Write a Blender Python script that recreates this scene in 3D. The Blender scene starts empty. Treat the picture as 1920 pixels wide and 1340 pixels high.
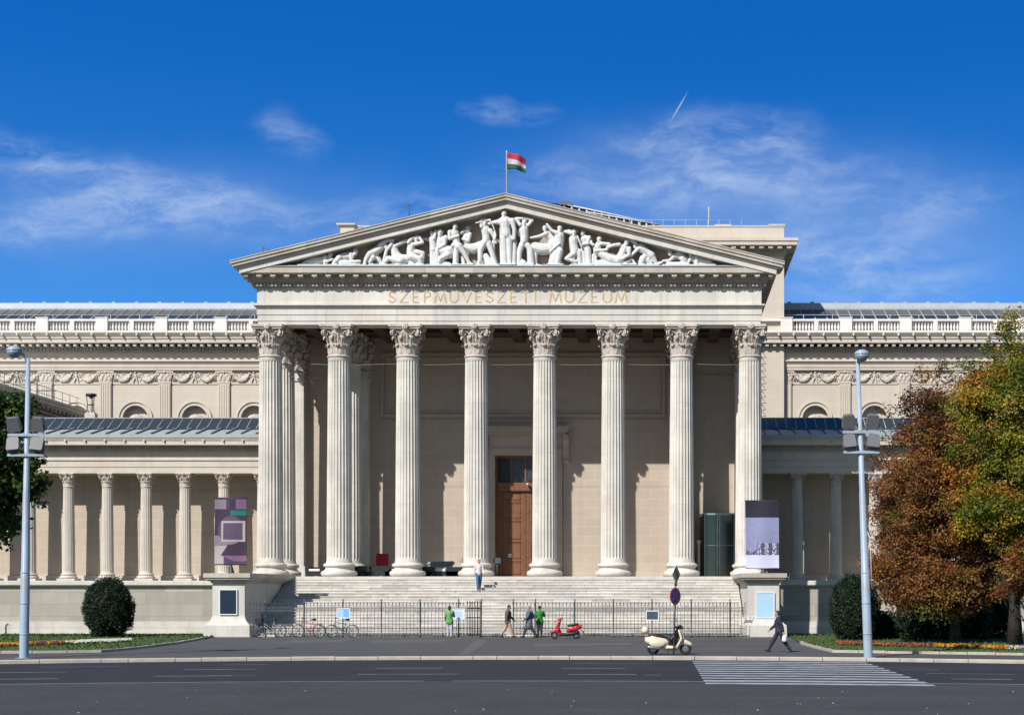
import bpy, bmesh, math, random
import numpy as np
from mathutils import Vector, Matrix
R = math.radians
SC = bpy.context.scene
COL = SC.collection

# ------------------------------------------------------------------ camera
CX, CY, CZ = 9.43, -100.0, 2.5           # eye point: on the square, portico columns 100 m ahead
FPX, PPX, PPY = 3000.0, 1240.0, 1108.0   # focal length and principal point in photo pixels
cam_d = bpy.data.cameras.new('camera')
cam = bpy.data.objects.new('camera', cam_d); COL.objects.link(cam)
cam.location = (CX, CY, CZ); cam.rotation_euler = (R(90), 0, 0)
cam_d.sensor_width = 36; cam_d.lens = FPX/1920*36
cam_d.shift_x = (960-PPX)/1920; cam_d.shift_y = (PPY-670)/1920
cam_d.clip_start = 1; cam_d.clip_end = 3000
SC.camera = cam
def wx(px, Y): return CX+(px-PPX)*(Y-CY)/FPX     # photo column -> X at distance plane Y
def wz(py, Y): return CZ+(PPY-py)*(Y-CY)/FPX     # photo row -> Z at distance plane Y

# ------------------------------------------------------------------ light
SUN_AZ, SUN_EL = 34.5, 41.0
to_sun = Vector((-math.sin(R(SUN_AZ))*math.cos(R(SUN_EL)), -math.cos(R(SUN_AZ))*math.cos(R(SUN_EL)), math.sin(R(SUN_EL))))
sun_d = bpy.data.lights.new('sun', 'SUN'); sun_d.energy = 4.4; sun_d.angle = R(0.5); sun_d.color = (1, 0.965, 0.91)
sun = bpy.data.objects.new('sun', sun_d); COL.objects.link(sun)
sun.rotation_euler = (-to_sun).to_track_quat('-Z', 'Y').to_euler()
SC.view_settings.view_transform = 'Standard'; SC.view_settings.look = 'None'
SC.view_settings.exposure = 0.46; SC.view_settings.gamma = 1
SKY_STRENGTH = 0.09

W = bpy.data.worlds.new('World'); SC.world = W; W.use_nodes = True
nt = W.node_tree; nt.nodes.clear()
def nd(tree, kind, **kw):
    n = tree.nodes.new(kind)
    for k, v in kw.items(): setattr(n, k, v)
    return n
def math_n(tree, op, a, b=None, clamp=False):
    n = nd(tree, 'ShaderNodeMath', operation=op, use_clamp=clamp)
    for i, v in enumerate((a, b)):
        if v is None: continue
        if isinstance(v, (int, float)): n.inputs[i].default_value = v
        else: tree.links.new(v, n.inputs[i])
    return n.outputs[0]
L = nt.links.new
tc = nd(nt, 'ShaderNodeTexCoord')
sep = nd(nt, 'ShaderNodeSeparateXYZ'); L(tc.outputs['Generated'], sep.inputs[0])
# sky colour: sampled a little higher than the true elevation (a dry, dark autumn sky)
zz = math_n(nt, 'ADD', math_n(nt, 'MULTIPLY', sep.outputs[2], 2.7), 0.05)
cmb = nd(nt, 'ShaderNodeCombineXYZ'); L(sep.outputs[0], cmb.inputs[0]); L(sep.outputs[1], cmb.inputs[1]); L(zz, cmb.inputs[2])
nrm = nd(nt, 'ShaderNodeVectorMath', operation='NORMALIZE'); L(cmb.outputs[0], nrm.inputs[0])
sky = nd(nt, 'ShaderNodeTexSky', sky_type='NISHITA', sun_disc=False)
sky.sun_elevation = R(SUN_EL); sky.sun_rotation = R(180+SUN_AZ); sky.air_density = 1.0; sky.dust_density = 0.25; sky.ozone_density = 3.2
L(nrm.outputs[0], sky.inputs['Vector'])
hsv = nd(nt, 'ShaderNodeHueSaturation'); hsv.inputs['Saturation'].default_value = 1.2; hsv.inputs['Value'].default_value = 1.0
L(sky.outputs[0], hsv.inputs['Color'])
# the northern sky, seen away from the sun, is a deeper and clearer blue than the southern half
nf = nd(nt, 'ShaderNodeMapRange', interpolation_type='SMOOTHSTEP'); nf.inputs[1].default_value = -.25; nf.inputs[2].default_value = .65; L(sep.outputs[1], nf.inputs[0])
nm = nd(nt, 'ShaderNodeMix', data_type='RGBA'); L(nf.outputs[0], nm.inputs[0]); nm.inputs[6].default_value = (1.55, 1.22, .98, 1); nm.inputs[7].default_value = (.50, 1.42, 2.05, 1)
zf = nd(nt, 'ShaderNodeMapRange', interpolation_type='SMOOTHSTEP'); zf.inputs[1].default_value = .04; zf.inputs[2].default_value = .34; L(sep.outputs[2], zf.inputs[0])
zc_ = nd(nt, 'ShaderNodeMix', data_type='RGBA'); L(zf.outputs[0], zc_.inputs[0]); zc_.inputs[6].default_value = (1.45, 2.02, 2.20, 1); zc_.inputs[7].default_value = (.13, 1.10, 1.78, 1); L(zc_.outputs[2], nm.inputs[7])
nq = nd(nt, 'ShaderNodeMix', data_type='RGBA', blend_type='MULTIPLY'); nq.inputs[0].default_value = 1; L(hsv.outputs[0], nq.inputs[6]); L(nm.outputs[2], nq.inputs[7])
# clouds: patches of thin cloud placed from image pixel positions, broken up by noise
uu = math_n(nt, 'DIVIDE', sep.outputs[0], sep.outputs[1]); vv = math_n(nt, 'DIVIDE', sep.outputs[2], sep.outputs[1])
uv = nd(nt, 'ShaderNodeCombineXYZ'); L(uu, uv.inputs[0]); L(vv, uv.inputs[1])
warp = nd(nt, 'ShaderNodeTexNoise'); warp.inputs['Scale'].default_value = 22; warp.inputs['Detail'].default_value = 5; L(uv.outputs[0], warp.inputs['Vector'])
wsc = nd(nt, 'ShaderNodeVectorMath', operation='MULTIPLY_ADD'); L(warp.outputs['Color'], wsc.inputs[0]); wsc.inputs[1].default_value = (.045, .022, 0); wsc.inputs[2].default_value = (-.0225, -.011, 0)
uvw = nd(nt, 'ShaderNodeVectorMath', operation='ADD'); L(uv.outputs[0], uvw.inputs[0]); L(wsc.outputs[0], uvw.inputs[1])
def patch(px, py, rx, ry, rot, src, amt):
    mp = nd(nt, 'ShaderNodeMapping', vector_type='TEXTURE')
    mp.inputs['Location'].default_value = ((px-PPX)/FPX, (PPY-py)/FPX, 0); mp.inputs['Rotation'].default_value = (0, 0, R(rot))
    mp.inputs['Scale'].default_value = (rx/FPX, ry/FPX, 1); L(src, mp.inputs['Vector'])
    ln = nd(nt, 'ShaderNodeVectorMath', operation='LENGTH'); L(mp.outputs[0], ln.inputs[0])
    mr = nd(nt, 'ShaderNodeMapRange', interpolation_type='SMOOTHERSTEP')
    for i, v in ((1, 1.0), (2, 0.0), (3, 0.0), (4, amt)): mr.inputs[i].default_value = v
    L(ln.outputs['Value'], mr.inputs[0]); return mr.outputs[0]
acc = None
for p in ((60, 290, 330, 60, -12, .85), (330, 385, 420, 95, -8, .95), (60, 420, 420, 75, 4, .8), (740, 400, 260, 70, 6, .75), (560, 262, 90, 55, -25, .55), (520, 222, 60, 30, 10, .3),
          (938, 212, 78, 34, 0, .75), (1008, 216, 55, 26, 5, .6), (880, 208, 40, 22, 0, .4), (1330, 260, 330, 80, 6, .75), (1500, 330, 420, 110, -6, .6), (1230, 360, 330, 80, 0, .75), (1620, 500, 380, 150, -12, .85), (1780, 390, 240, 70, 15, .5), (1000, 330, 200, 60, 8, .45)):
    o = patch(*p[:5], uvw.outputs[0], p[5])
    acc = o if acc is None else math_n(nt, 'ADD', acc, o)
cmap = nd(nt, 'ShaderNodeMapping'); cmap.inputs['Scale'].default_value = (22, 62, 1); cmap.inputs['Rotation'].default_value = (0, 0, R(5)); L(uvw.outputs[0], cmap.inputs['Vector'])
cn = nd(nt, 'ShaderNodeTexNoise'); cn.inputs['Scale'].default_value = 1; cn.inputs['Detail'].default_value = 8; cn.inputs['Roughness'].default_value = .66; L(cmap.outputs[0], cn.inputs['Vector'])
cr = nd(nt, 'ShaderNodeMapRange', interpolation_type='SMOOTHSTEP'); cr.inputs[1].default_value = .30; cr.inputs[2].default_value = .80; L(cn.outputs[0], cr.inputs[0])
cloud = math_n(nt, 'MULTIPLY', math_n(nt, 'MULTIPLY', acc, cr.outputs[0]), .60)
for p in ((250, 400, 820, 170, 0, .13), (1560, 420, 760, 240, -5, .17), (1250, 320, 520, 160, 0, .08)): cloud = math_n(nt, 'ADD', cloud, patch(*p[:5], uvw.outputs[0], p[5]))
trail = patch(1273, 201, 46, 2.6, 60, uv.outputs[0], .55)
cloud = math_n(nt, 'MINIMUM', math_n(nt, 'ADD', cloud, trail), .8)
mx = nd(nt, 'ShaderNodeMix', data_type='RGBA'); L(cloud, mx.inputs[0]); L(nq.outputs[2], mx.inputs[6]); mx.inputs[7].default_value = (4.6, 5.6, 7.4, 1)
bg = nd(nt, 'ShaderNodeBackground'); bg.inputs['Strength'].default_value = SKY_STRENGTH; L(mx.outputs[2], bg.inputs['Color'])
wo = nd(nt, 'ShaderNodeOutputWorld'); L(bg.outputs[0], wo.inputs['Surface'])

# ------------------------------------------------------------------ materials
def c4(c): return (c[0], c[1], c[2], 1)
def mul(c, k): return tuple(min(1, x*k) for x in c[:3])
def material(name, base, rough=.7, var=.12, scale=1.2, streak=0., stain=None, stain_amt=.0, brick=None, mortar=.75, tone=.08, metal=0., bump=0., bscale=12., spec=.4, fine=.0, drag=None):
    """procedural surface: cloudy tone variation, optional vertical weather streaks, stains, block joints and bump"""
    m = bpy.data.materials.new(name); m.use_nodes = True; t = m.node_tree; lk = t.links.new
    b = t.nodes['Principled BSDF']; b.inputs['Roughness'].default_value = rough; b.inputs['Metallic'].default_value = metal; b.inputs['Specular IOR Level'].default_value = spec
    geo = nd(t, 'ShaderNodeNewGeometry'); pos = geo.outputs['Position']
    n1 = nd(t, 'ShaderNodeTexNoise'); n1.inputs['Scale'].default_value = scale; n1.inputs['Detail'].default_value = 6; n1.inputs['Roughness'].default_value = .62; lk(pos, n1.inputs['Vector'])
    mr = nd(t, 'ShaderNodeMapRange'); mr.inputs[1].default_value = .28; mr.inputs[2].default_value = .72; lk(n1.outputs[0], mr.inputs[0])
    mix = nd(t, 'ShaderNodeMix', data_type='RGBA'); lk(mr.outputs[0], mix.inputs[0]); mix.inputs[6].default_value = c4(mul(base, 1-var)); mix.inputs[7].default_value = c4(mul(base, 1+var*.7))
    out = mix.outputs[2]
    def over(fac, colr, blend='MIX'):
        nonlocal out
        q = nd(t, 'ShaderNodeMix', data_type='RGBA', blend_type=blend)
        if isinstance(fac, float): q.inputs[0].default_value = fac
        else: lk(fac, q.inputs[0])
        lk(out, q.inputs[6])
        if isinstance(colr, tuple): q.inputs[7].default_value = c4(colr)
        else: lk(colr, q.inputs[7])
        out = q.outputs[2]
    if brick:
        sp = nd(t, 'ShaderNodeSeparateXYZ'); lk(pos, sp.inputs[0])
        cb = nd(t, 'ShaderNodeCombineXYZ'); lk(math_n(t, 'ADD', sp.outputs[0], sp.outputs[1]), cb.inputs[0]); lk(sp.outputs[2], cb.inputs[1])
        br = nd(t, 'ShaderNodeTexBrick'); lk(cb.outputs[0], br.inputs['Vector'])
        br.inputs['Scale'].default_value = 1; br.inputs['Brick Width'].default_value = brick[0]; br.inputs['Row Height'].default_value = brick[1]
        br.inputs['Mortar Size'].default_value = brick[2]; br.inputs['Mortar Smooth'].default_value = .4; br.inputs['Bias'].default_value = 0
        br.inputs['Color1'].default_value = (1-tone,)*3+(1,); br.inputs['Color2'].default_value = (1+tone*.5, 1+tone*.45, 1+tone*.35, 1); br.inputs['Mortar'].default_value = (mortar, mortar, mortar*.98, 1)
        over(1.0, br.outputs['Color'], 'MULTIPLY')
    if streak:
        mp = nd(t, 'ShaderNodeMapping'); mp.inputs['Scale'].default_value = (1.7, 1.7, .12); lk(pos, mp.inputs['Vector'])
        n2 = nd(t, 'ShaderNodeTexNoise'); n2.inputs['Scale'].default_value = 1.6; n2.inputs['Detail'].default_value = 5; lk(mp.outputs[0], n2.inputs['Vector'])
        r2 = nd(t, 'ShaderNodeMapRange'); r2.inputs[1].default_value = .5; r2.inputs[2].default_value = .72; r2.inputs[4].default_value = streak; lk(n2.outputs[0], r2.inputs[0])
        over(r2.outputs[0], mul(base, .55))
    if stain:
        n3 = nd(t, 'ShaderNodeTexNoise'); n3.inputs['Scale'].default_value = scale*.45; n3.inputs['Detail'].default_value = 9; n3.inputs['Roughness'].default_value = .7
        if drag: mp3 = nd(t, 'ShaderNodeMapping'); mp3.inputs['Scale'].default_value = drag; lk(pos, mp3.inputs['Vector']); lk(mp3.outputs[0], n3.inputs['Vector'])
        else: lk(pos, n3.inputs['Vector'])
        r3 = nd(t, 'ShaderNodeMapRange'); r3.inputs[1].default_value = .52; r3.inputs[2].default_value = .7; r3.inputs[4].default_value = stain_amt; lk(n3.outputs[0], r3.inputs[0])
        over(r3.outputs[0], stain)
    if fine:
        n4 = nd(t, 'ShaderNodeTexNoise'); n4.inputs['Scale'].default_value = bscale*2; n4.inputs['Detail'].default_value = 3; lk(pos, n4.inputs['Vector'])
        r4 = nd(t, 'ShaderNodeMapRange'); r4.inputs[1].default_value = .3; r4.inputs[2].default_value = .7; r4.inputs[3].default_value = 1-fine; r4.inputs[4].default_value = 1+fine; lk(n4.outputs[0], r4.inputs[0])
        g = nd(t, 'ShaderNodeCombineColor'); [lk(r4.outputs[0], g.inputs[i]) for i in range(3)]
        over(1.0, g.outputs[0], 'MULTIPLY')
    lk(out, b.inputs['Base Color'])
    if bump:
        nb = nd(t, 'ShaderNodeTexNoise'); nb.inputs['Scale'].default_value = bscale; nb.inputs['Detail'].default_value = 5; lk(pos, nb.inputs['Vector'])
        bp = nd(t, 'ShaderNodeBump'); bp.inputs['Strength'].default_value = bump; bp.inputs['Distance'].default_value = .05; lk(nb.outputs[0], bp.inputs['Height']); lk(bp.outputs[0], b.inputs['Normal'])
    return m
def glass(name, tint, rough=.05, alpha=.0, spec=.6):
    m = bpy.data.materials.new(name); m.use_nodes = True; b = m.node_tree.nodes['Principled BSDF']
    b.inputs['Base Color'].default_value = c4(tint); b.inputs['Roughness'].default_value = rough; b.inputs['Specular IOR Level'].default_value = spec
    if alpha: b.inputs['Transmission Weight'].default_value = alpha
    return m
def foliage(name, ramp, trans=.3, rough=.55):
    m = bpy.data.materials.new(name); m.use_nodes = True; t = m.node_tree; lk = t.links.new; b = t.nodes['Principled BSDF']
    at = nd(t, 'ShaderNodeAttribute', attribute_name='tint')
    cr_ = nd(t, 'ShaderNodeValToRGB'); e = cr_.color_ramp.elements
    while len(e) < len(ramp): e.new(.5)
    for i, (p, c) in enumerate(ramp): e[i].position = p; e[i].color = c4(c)
    lk(at.outputs['Fac'], cr_.inputs[0]); lk(cr_.outputs[0], b.inputs['Base Color']); b.inputs['Roughness'].default_value = rough; b.inputs['Specular IOR Level'].default_value = .25
    tr = nd(t, 'ShaderNodeBsdfTranslucent'); lk(cr_.outputs[0], tr.inputs[0])
    ms = nd(t, 'ShaderNodeMixShader'); ms.inputs[0].default_value = trans; lk(b.outputs[0], ms.inputs[1]); lk(tr.outputs[0], ms.inputs[2]); lk(ms.outputs[0], t.nodes['Material Output'].inputs[0])
    return m
MT = {}
MT['column'] = material('pale limestone', (.575, .545, .49), .75, .16, .8, streak=.55, stain=(.43, .38, .31), stain_amt=.5, brick=(9, 1.58, .014), mortar=.8, tone=.06, bump=.25)
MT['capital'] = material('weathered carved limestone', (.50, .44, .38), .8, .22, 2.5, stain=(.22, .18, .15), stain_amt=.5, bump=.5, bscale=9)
MT['entab'] = material('pale entablature stone', (.585, .555, .50), .75, .14, .5, streak=.4, stain=(.50, .39, .28), stain_amt=.5, brick=(2.2, 30, .02), mortar=.78, tone=.07, bump=.2)
MT['rake'] = material('raking cornice stone', (.46, .42, .37), .8, .16, .9, stain=(.40, .27, .15), stain_amt=.7, brick=(1.5, 30, .02), mortar=.7, tone=.16, bump=.3)
MT['brown_stone'] = material('greyish brown carved stone', (.41, .36, .31), .85, .22, 1.5, stain=(.22, .19, .16), stain_amt=.5, bump=.4)  # darker greyish brown stone for cornice beds, dentils and soffits
MT['tymp'] = material('tympanum plaster', (.40, .32, .25), .85, .12, .6, stain=(.25, .19, .14), stain_amt=.3)
MT['wall'] = material('beige ashlar', (.44, .37, .30), .8, .06, .5, streak=.12, brick=(1.25, .62, .022), mortar=1.16, tone=.05, bump=.15)
MT['upper'] = material('cream render', (.53, .465, .39), .8, .07, .5, streak=.10, brick=(3.0, .55, .016), mortar=.93, tone=.025, bump=.12)
MT['trim'] = material('cream stone trim', (.54, .475, .40), .8, .10, .8, streak=.2, stain=(.44, .34, .26), stain_amt=.35, bump=.2)
MT['white_trim'] = material('white painted balustrade stone', (.72, .68, .62), .7, .08, .8, streak=.15, bump=.1)
MT['relief'] = material('carved relief stone', (.52, .455, .385), .85, .15, 3, bump=.6, bscale=6)
MT['wingcol'] = material('warm limestone', (.53, .48, .42), .8, .12, 1.2, streak=.2, bump=.2)
MT['dado'] = material('grey ashlar podium', (.385, .355, .315), .85, .10, .7, streak=.25, stain=(.30, .26, .21), stain_amt=.3, brick=(2.6, .82, .022), mortar=.72, tone=.2, bump=.2)
MT['plinth'] = material('light plinth stone', (.56, .535, .485), .8, .12, 1.2, streak=.25, stain=(.38, .33, .28), stain_amt=.4, brick=(3.1, 30, .02), mortar=.75, tone=.06, bump=.2)
MT['step'] = material('worn marble steps', (.62, .59, .54), .65, .16, 1.5, streak=.25, stain=(.34, .29, .24), stain_amt=.6, brick=(2.3, .171, .016), mortar=.5, tone=.26, bump=.2)
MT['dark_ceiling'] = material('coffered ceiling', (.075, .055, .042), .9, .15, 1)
MT['zinc'] = material('weathered zinc', (.33, .36, .36), .5, .12, .7, streak=.2, metal=.0, bump=.08)
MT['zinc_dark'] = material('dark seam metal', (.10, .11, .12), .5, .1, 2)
MT['skyglass'] = glass('roof glazing', (.036, .042, .037), .12, spec=.2)
MT['mullion'] = material('pale glazing bar', (.50, .52, .52), .5, .08, 2)
MT['statue'] = material('white marble', (.62, .62, .60), .6, .10, 2.2, streak=.35, stain=(.40, .41, .41), stain_amt=.5, bump=.35, bscale=6)
MT['gold'] = material('gilded letters', (.52, .36, .17), .6, .3, 4, metal=.1, stain=(.55, .48, .38), stain_amt=.7)
MT['wood'] = material('carved oak', (.195, .084, .040), .5, .25, 3, streak=.3, bump=.2)
MT['wood_dark'] = material('dark oak panel', (.140, .056, .026), .5, .25, 3, streak=.3, bump=.2)
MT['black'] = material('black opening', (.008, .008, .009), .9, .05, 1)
MT['pane'] = glass('dark window pane', (.02, .022, .025), .08)
MT['iron'] = material('grey painted iron', (.085, .10, .115), .5, .2, 3, metal=.2)
MT['iron_dark'] = material('black iron', (.03, .032, .036), .5, .2, 3)
MT['pole'] = material('pale blue painted pole', (.29, .36, .44), .45, .10, 1.4, stain=(.24, .17, .12), stain_amt=.6, streak=.3, bump=.05)
MT['flood'] = material('grey floodlight housing', (.125, .125, .13), .55, .12, 3)
MT['lampglass'] = material('lamp bowl', (.22, .26, .29), .25, .05, 3)
MT['pave'] = material('forecourt asphalt', (.084, .082, .081), .9, .16, .35, stain=(.058, .058, .059), stain_amt=.7, bump=.3, bscale=25, fine=.18, spec=.2, drag=(.25, 1.2, 1))
MT['patchm'] = material('newer asphalt patch', (.094, .092, .089), .9, .14, .8, bump=.3, bscale=25, fine=.12)
MT['road'] = material('road asphalt', (.029, .030, .033), .85, .14, .3, stain=(.040, .040, .044), stain_amt=.8, bump=.3, bscale=25, fine=.25, spec=.2, drag=(.12, 2.2, 1))
MT['plaza'] = material('worn square asphalt', (.052, .051, .051), .88, .16, .4, stain=(.066, .065, .065), stain_amt=1.0, bump=.5, bscale=14, fine=.45, spec=.2, drag=(.3, 1.6, 1))
MT['kerb'] = material('kerb stone', (.40, .36, .31), .8, .2, 1.4, stain=(.22, .19, .16), stain_amt=.5, bump=.3)
MT['paint'] = material('worn road paint', (.33, .34, .36), .8, .35, 2.4, stain=(.05, .05, .055), stain_amt=1.0, drag=(.6, 3, 1))
MT['grass'] = material('lawn', (.055, .095, .022), .95, .35, 2.2, stain=(.10, .10, .03), stain_amt=.4, bump=.8, bscale=30, fine=.35)
MT['soil'] = material('flower bed soil', (.035, .028, .02), .95, .2, 4)
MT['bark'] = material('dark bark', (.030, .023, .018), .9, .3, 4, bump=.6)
MT['chrome'] = material('bright metal', (.34, .35, .37), .35, .05, 3, metal=.9)
MT['rubber'] = material('tyre rubber', (.018, .018, .02), .8, .1, 5)
MT['blackseat'] = material('black vinyl', (.016, .016, .018), .45, .1, 5)

# ------------------------------------------------------------------ mesh builder
class MB:
    def __init__(s): s.v = []; s.f = []; s.m = []; s.sm = []; s.mi = 0; s.smooth = False; s.x = None
    def add(s, vs, fs, smooth=None):
        o = len(s.v); sm = s.smooth if smooth is None else smooth
        s.v += [tuple(s.x @ Vector(q)) for q in vs] if s.x is not None else [tuple(q) for q in vs]
        s.f += [tuple(i+o for i in q) for q in fs]; s.m += [s.mi]*len(fs); s.sm += [sm]*len(fs); return s
    def box(s, x0, x1, y0, y1, z0, z1):
        return s.add([(x0,y0,z0),(x1,y0,z0),(x1,y1,z0),(x0,y1,z0),(x0,y0,z1),(x1,y0,z1),(x1,y1,z1),(x0,y1,z1)],
                     [(0,3,2,1),(4,5,6,7),(0,1,5,4),(1,2,6,5),(2,3,7,6),(3,0,4,7)], False)
    def cbox(s, c, d): return s.box(c[0]-d[0]/2, c[0]+d[0]/2, c[1]-d[1]/2, c[1]+d[1]/2, c[2]-d[2]/2, c[2]+d[2]/2)
    def prism(s, prof, a0, a1, axis):
        n = len(prof)
        def p(q, a): return (a, q[0], q[1]) if axis == 'x' else ((q[0], a, q[1]) if axis == 'y' else (q[0], q[1], a))
        vs = [p(q, a0) for q in prof]+[p(q, a1) for q in prof]
        return s.add(vs, [tuple(range(n)), tuple(range(2*n-1, n-1, -1))]+[(i, (i+1) % n, n+(i+1) % n, n+i) for i in range(n)], False)
    def lathe(s, prof, n=24, c=(0,0,0), smooth=True, cap=True):
        vs = []; fs = []
        for r, z in prof: vs += [(c[0]+r*math.cos(2*math.pi*i/n), c[1]+r*math.sin(2*math.pi*i/n), c[2]+z) for i in range(n)]
        for k in range(len(prof)-1): fs += [(k*n+i, k*n+(i+1) % n, (k+1)*n+(i+1) % n, (k+1)*n+i) for i in range(n)]
        if cap: fs += [tuple(range(n-1, -1, -1)), tuple((len(prof)-1)*n+i for i in range(n))]
        return s.add(vs, fs, smooth)
    def tube(s, pts, r, n=8, smooth=True, closed=False):
        pts = [Vector(p) for p in pts]; k = len(pts); rs = list(r) if isinstance(r, (list, tuple)) else [r]*k
        vs = []; fs = []; prev = None
        for i, p in enumerate(pts):
            d = (pts[(i+1) % k]-pts[i-1]) if closed else (pts[min(i+1, k-1)]-pts[max(i-1, 0)])
            d = d.normalized() if d.length > 1e-9 else Vector((0,0,1))
            a = prev if prev is not None else (Vector((0,0,1)) if abs(d.z) < .9 else Vector((1,0,0)))
            u = (a-d*a.dot(d)).normalized(); w = d.cross(u); prev = u
            vs += [p+(u*math.cos(2*math.pi*j/n)+w*math.sin(2*math.pi*j/n))*rs[i] for j in range(n)]
        for i in range(k if closed else k-1):
            a, b = i*n, ((i+1) % k)*n
            fs += [(a+j, a+(j+1) % n, b+(j+1) % n, b+j) for j in range(n)]
        if not closed: fs += [tuple(range(n-1, -1, -1)), tuple((k-1)*n+j for j in range(n))]
        return s.add(vs, fs, smooth)
    def torus(s, c, Rr, r, axis='y', n=28, k=8):
        pts = []
        for i in range(n):
            a = 2*math.pi*i/n; ca, sa = Rr*math.cos(a), Rr*math.sin(a)
            pts.append((c[0]+ca, c[1], c[2]+sa) if axis == 'y' else ((c[0], c[1]+ca, c[2]+sa) if axis == 'x' else (c[0]+ca, c[1]+sa, c[2])))
        return s.tube(pts, r, k, True, True)
    def ell(s, c, r, n=10, m=7):
        r = (r, r, r) if isinstance(r, (int, float)) else r; vs = [(c[0], c[1], c[2]-r[2])]; fs = []
        for k in range(1, m):
            t = -math.pi/2+math.pi*k/m
            vs += [(c[0]+r[0]*math.cos(t)*math.cos(2*math.pi*i/n), c[1]+r[1]*math.cos(t)*math.sin(2*math.pi*i/n), c[2]+r[2]*math.sin(t)) for i in range(n)]
        vs.append((c[0], c[1], c[2]+r[2])); T = len(vs)-1
        fs += [(0, 1+(i+1) % n, 1+i) for i in range(n)]
        for k in range(m-2): fs += [(1+k*n+i, 1+k*n+(i+1) % n, 1+(k+1)*n+(i+1) % n, 1+(k+1)*n+i) for i in range(n)]
        b = 1+(m-2)*n; fs += [(b+i, b+(i+1) % n, T) for i in range(n)]
        return s.add(vs, fs, True)
    def cap(s, a, ra, b, rb, n=10):
        """tapered capsule (round-ended limb)"""
        a, b = Vector(a), Vector(b); d = b-a
        if d.length < 1e-6: return s.ell(a, ra)
        d.normalize(); u = (Vector((0,0,1)) if abs(d.z) < .9 else Vector((1,0,0))); u = (u-d*u.dot(d)).normalized()
        pts = []; rs = []
        for t in (-.98, -.8, -.45, 0): pts.append(a+d*ra*t); rs.append(ra*math.sqrt(max(0, 1-t*t)))
        for t in (0, .45, .8, .98): pts.append(b+d*rb*t); rs.append(rb*math.sqrt(max(0, 1-t*t)))
        return s.tube(pts, rs, n)
    def mesh(s, name, mats, fix=True):
        me = bpy.data.meshes.new(name); me.from_pydata(s.v, [], s.f)
        for m in (mats if isinstance(mats, (list, tuple)) else [mats]): me.materials.append(m)
        me.polygons.foreach_set('material_index', s.m); me.polygons.foreach_set('use_smooth', s.sm)
        if fix:
            b = bmesh.new(); b.from_mesh(me); bmesh.ops.recalc_face_normals(b, faces=b.faces); b.to_mesh(me); b.free()
        return me
    def build(s, name, mats, parent=None, loc=(0,0,0), fix=True, rot=(0,0,0)):
        return link(name, s.mesh(name, mats, fix), parent, loc, rot)
def link(name, data, parent=None, loc=(0,0,0), rot=(0,0,0)):
    o = bpy.data.objects.new(name, data); COL.objects.link(o); o.location = loc; o.rotation_euler = rot
    if parent is not None: o.parent = parent
    return o
def tag(o, label=None, cat=None, group=None, kind=None):
    if label: o['label'] = label
    if cat: o['category'] = cat
    if group: o['group'] = group
    if kind: o['kind'] = kind
    return o
def thing(name, label, cat, loc=(0,0,0), rz=0, group=None):
    return tag(link(name, None, None, loc, (0,0,rz)), label, cat, group)
def blob(name, shapes, voxel, mat, parent=None, loc=(0,0,0), rz=0, smooth=3):
    """limbs (a,ra,b,rb) and ellipsoids (c,(rx,ry,rz)) fused into ONE continuous surface"""
    mb = MB()
    for q in shapes:
        if len(q) == 4: mb.cap(*q)
        else: mb.ell(*q)
    o = mb.build(name, mat, None)
    r = o.modifiers.new('remesh', 'REMESH'); r.mode = 'VOXEL'; r.voxel_size = voxel; r.use_smooth_shade = True
    if smooth: sm_ = o.modifiers.new('smooth', 'SMOOTH'); sm_.factor = .5; sm_.iterations = smooth
    dg = bpy.context.evaluated_depsgraph_get(); dg.update()
    me = bpy.data.meshes.new_from_object(o.evaluated_get(dg)); me.name = name
    if not me.materials: me.materials.append(mat)
    o.modifiers.clear(); old = o.data; o.data = me; bpy.data.meshes.remove(old)
    o.location = loc; o.rotation_euler = (0, 0, rz)
    if parent is not None: o.parent = parent
    return o

# ------------------------------------------------------------------ ground, road, lawns
rnd = random.Random(7)
def bow(X, x0, k): d = abs(X-x0); return -k*d*d if d < 30 else -k*(900+60*(d-30))
def kerb_y(X): return -38.5+bow(X, 4.5, .0105)
def line_y(X): return -53.2+bow(X, 5, .0085)
def gz(Y): return -.47*min(1, max(0, (Y+12.5)/21.5))
ROADZ = -.12
def G(px, py, z=0.0):
    d = (CZ-z)*FPX/(py-PPY); return (CX+(px-PPX)*d/FPX, CY+d)
def strip(name, edges, zf, mat, kind='structure', parent=None, dz=0):
    """sheet between two curves sampled over X: edges = (xs, near(x), far(x), rows)"""
    xs, near, far, rows = edges; mb = MB(); n = rows+1
    for x in xs:
        a, b = near(x), far(x)
        for k in range(n):
            y = a+(b-a)*k/rows; mb.v.append((x, y, zf(x, y)+dz))
    fs = [(i*n+k, (i+1)*n+k, (i+1)*n+k+1, i*n+k+1) for i in range(len(xs)-1) for k in range(rows)]
    mb.f = fs; mb.m = [0]*len(fs); mb.sm = [True]*len(fs)
    return tag(mb.build(name, mat, parent, fix=False), kind=kind)
XS = [-140+2.5*i for i in range(113)]
strip('pavement', (XS, lambda x: kerb_y(x)+.15, lambda x: 26, 60), lambda x, y: gz(y), MT['pave'])
strip('road', (XS, line_y, lambda x: kerb_y(x)+.02, 6), lambda x, y: ROADZ, MT['road'])
strip('plaza', (XS, lambda x: -190, line_y, 4), lambda x, y: ROADZ, MT['plaza'])
mb = MB(); mb.box(-900, 900, -900, 900, -1.6, -1.2); tag(mb.build('ground', MT['plaza']), kind='structure')
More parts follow.
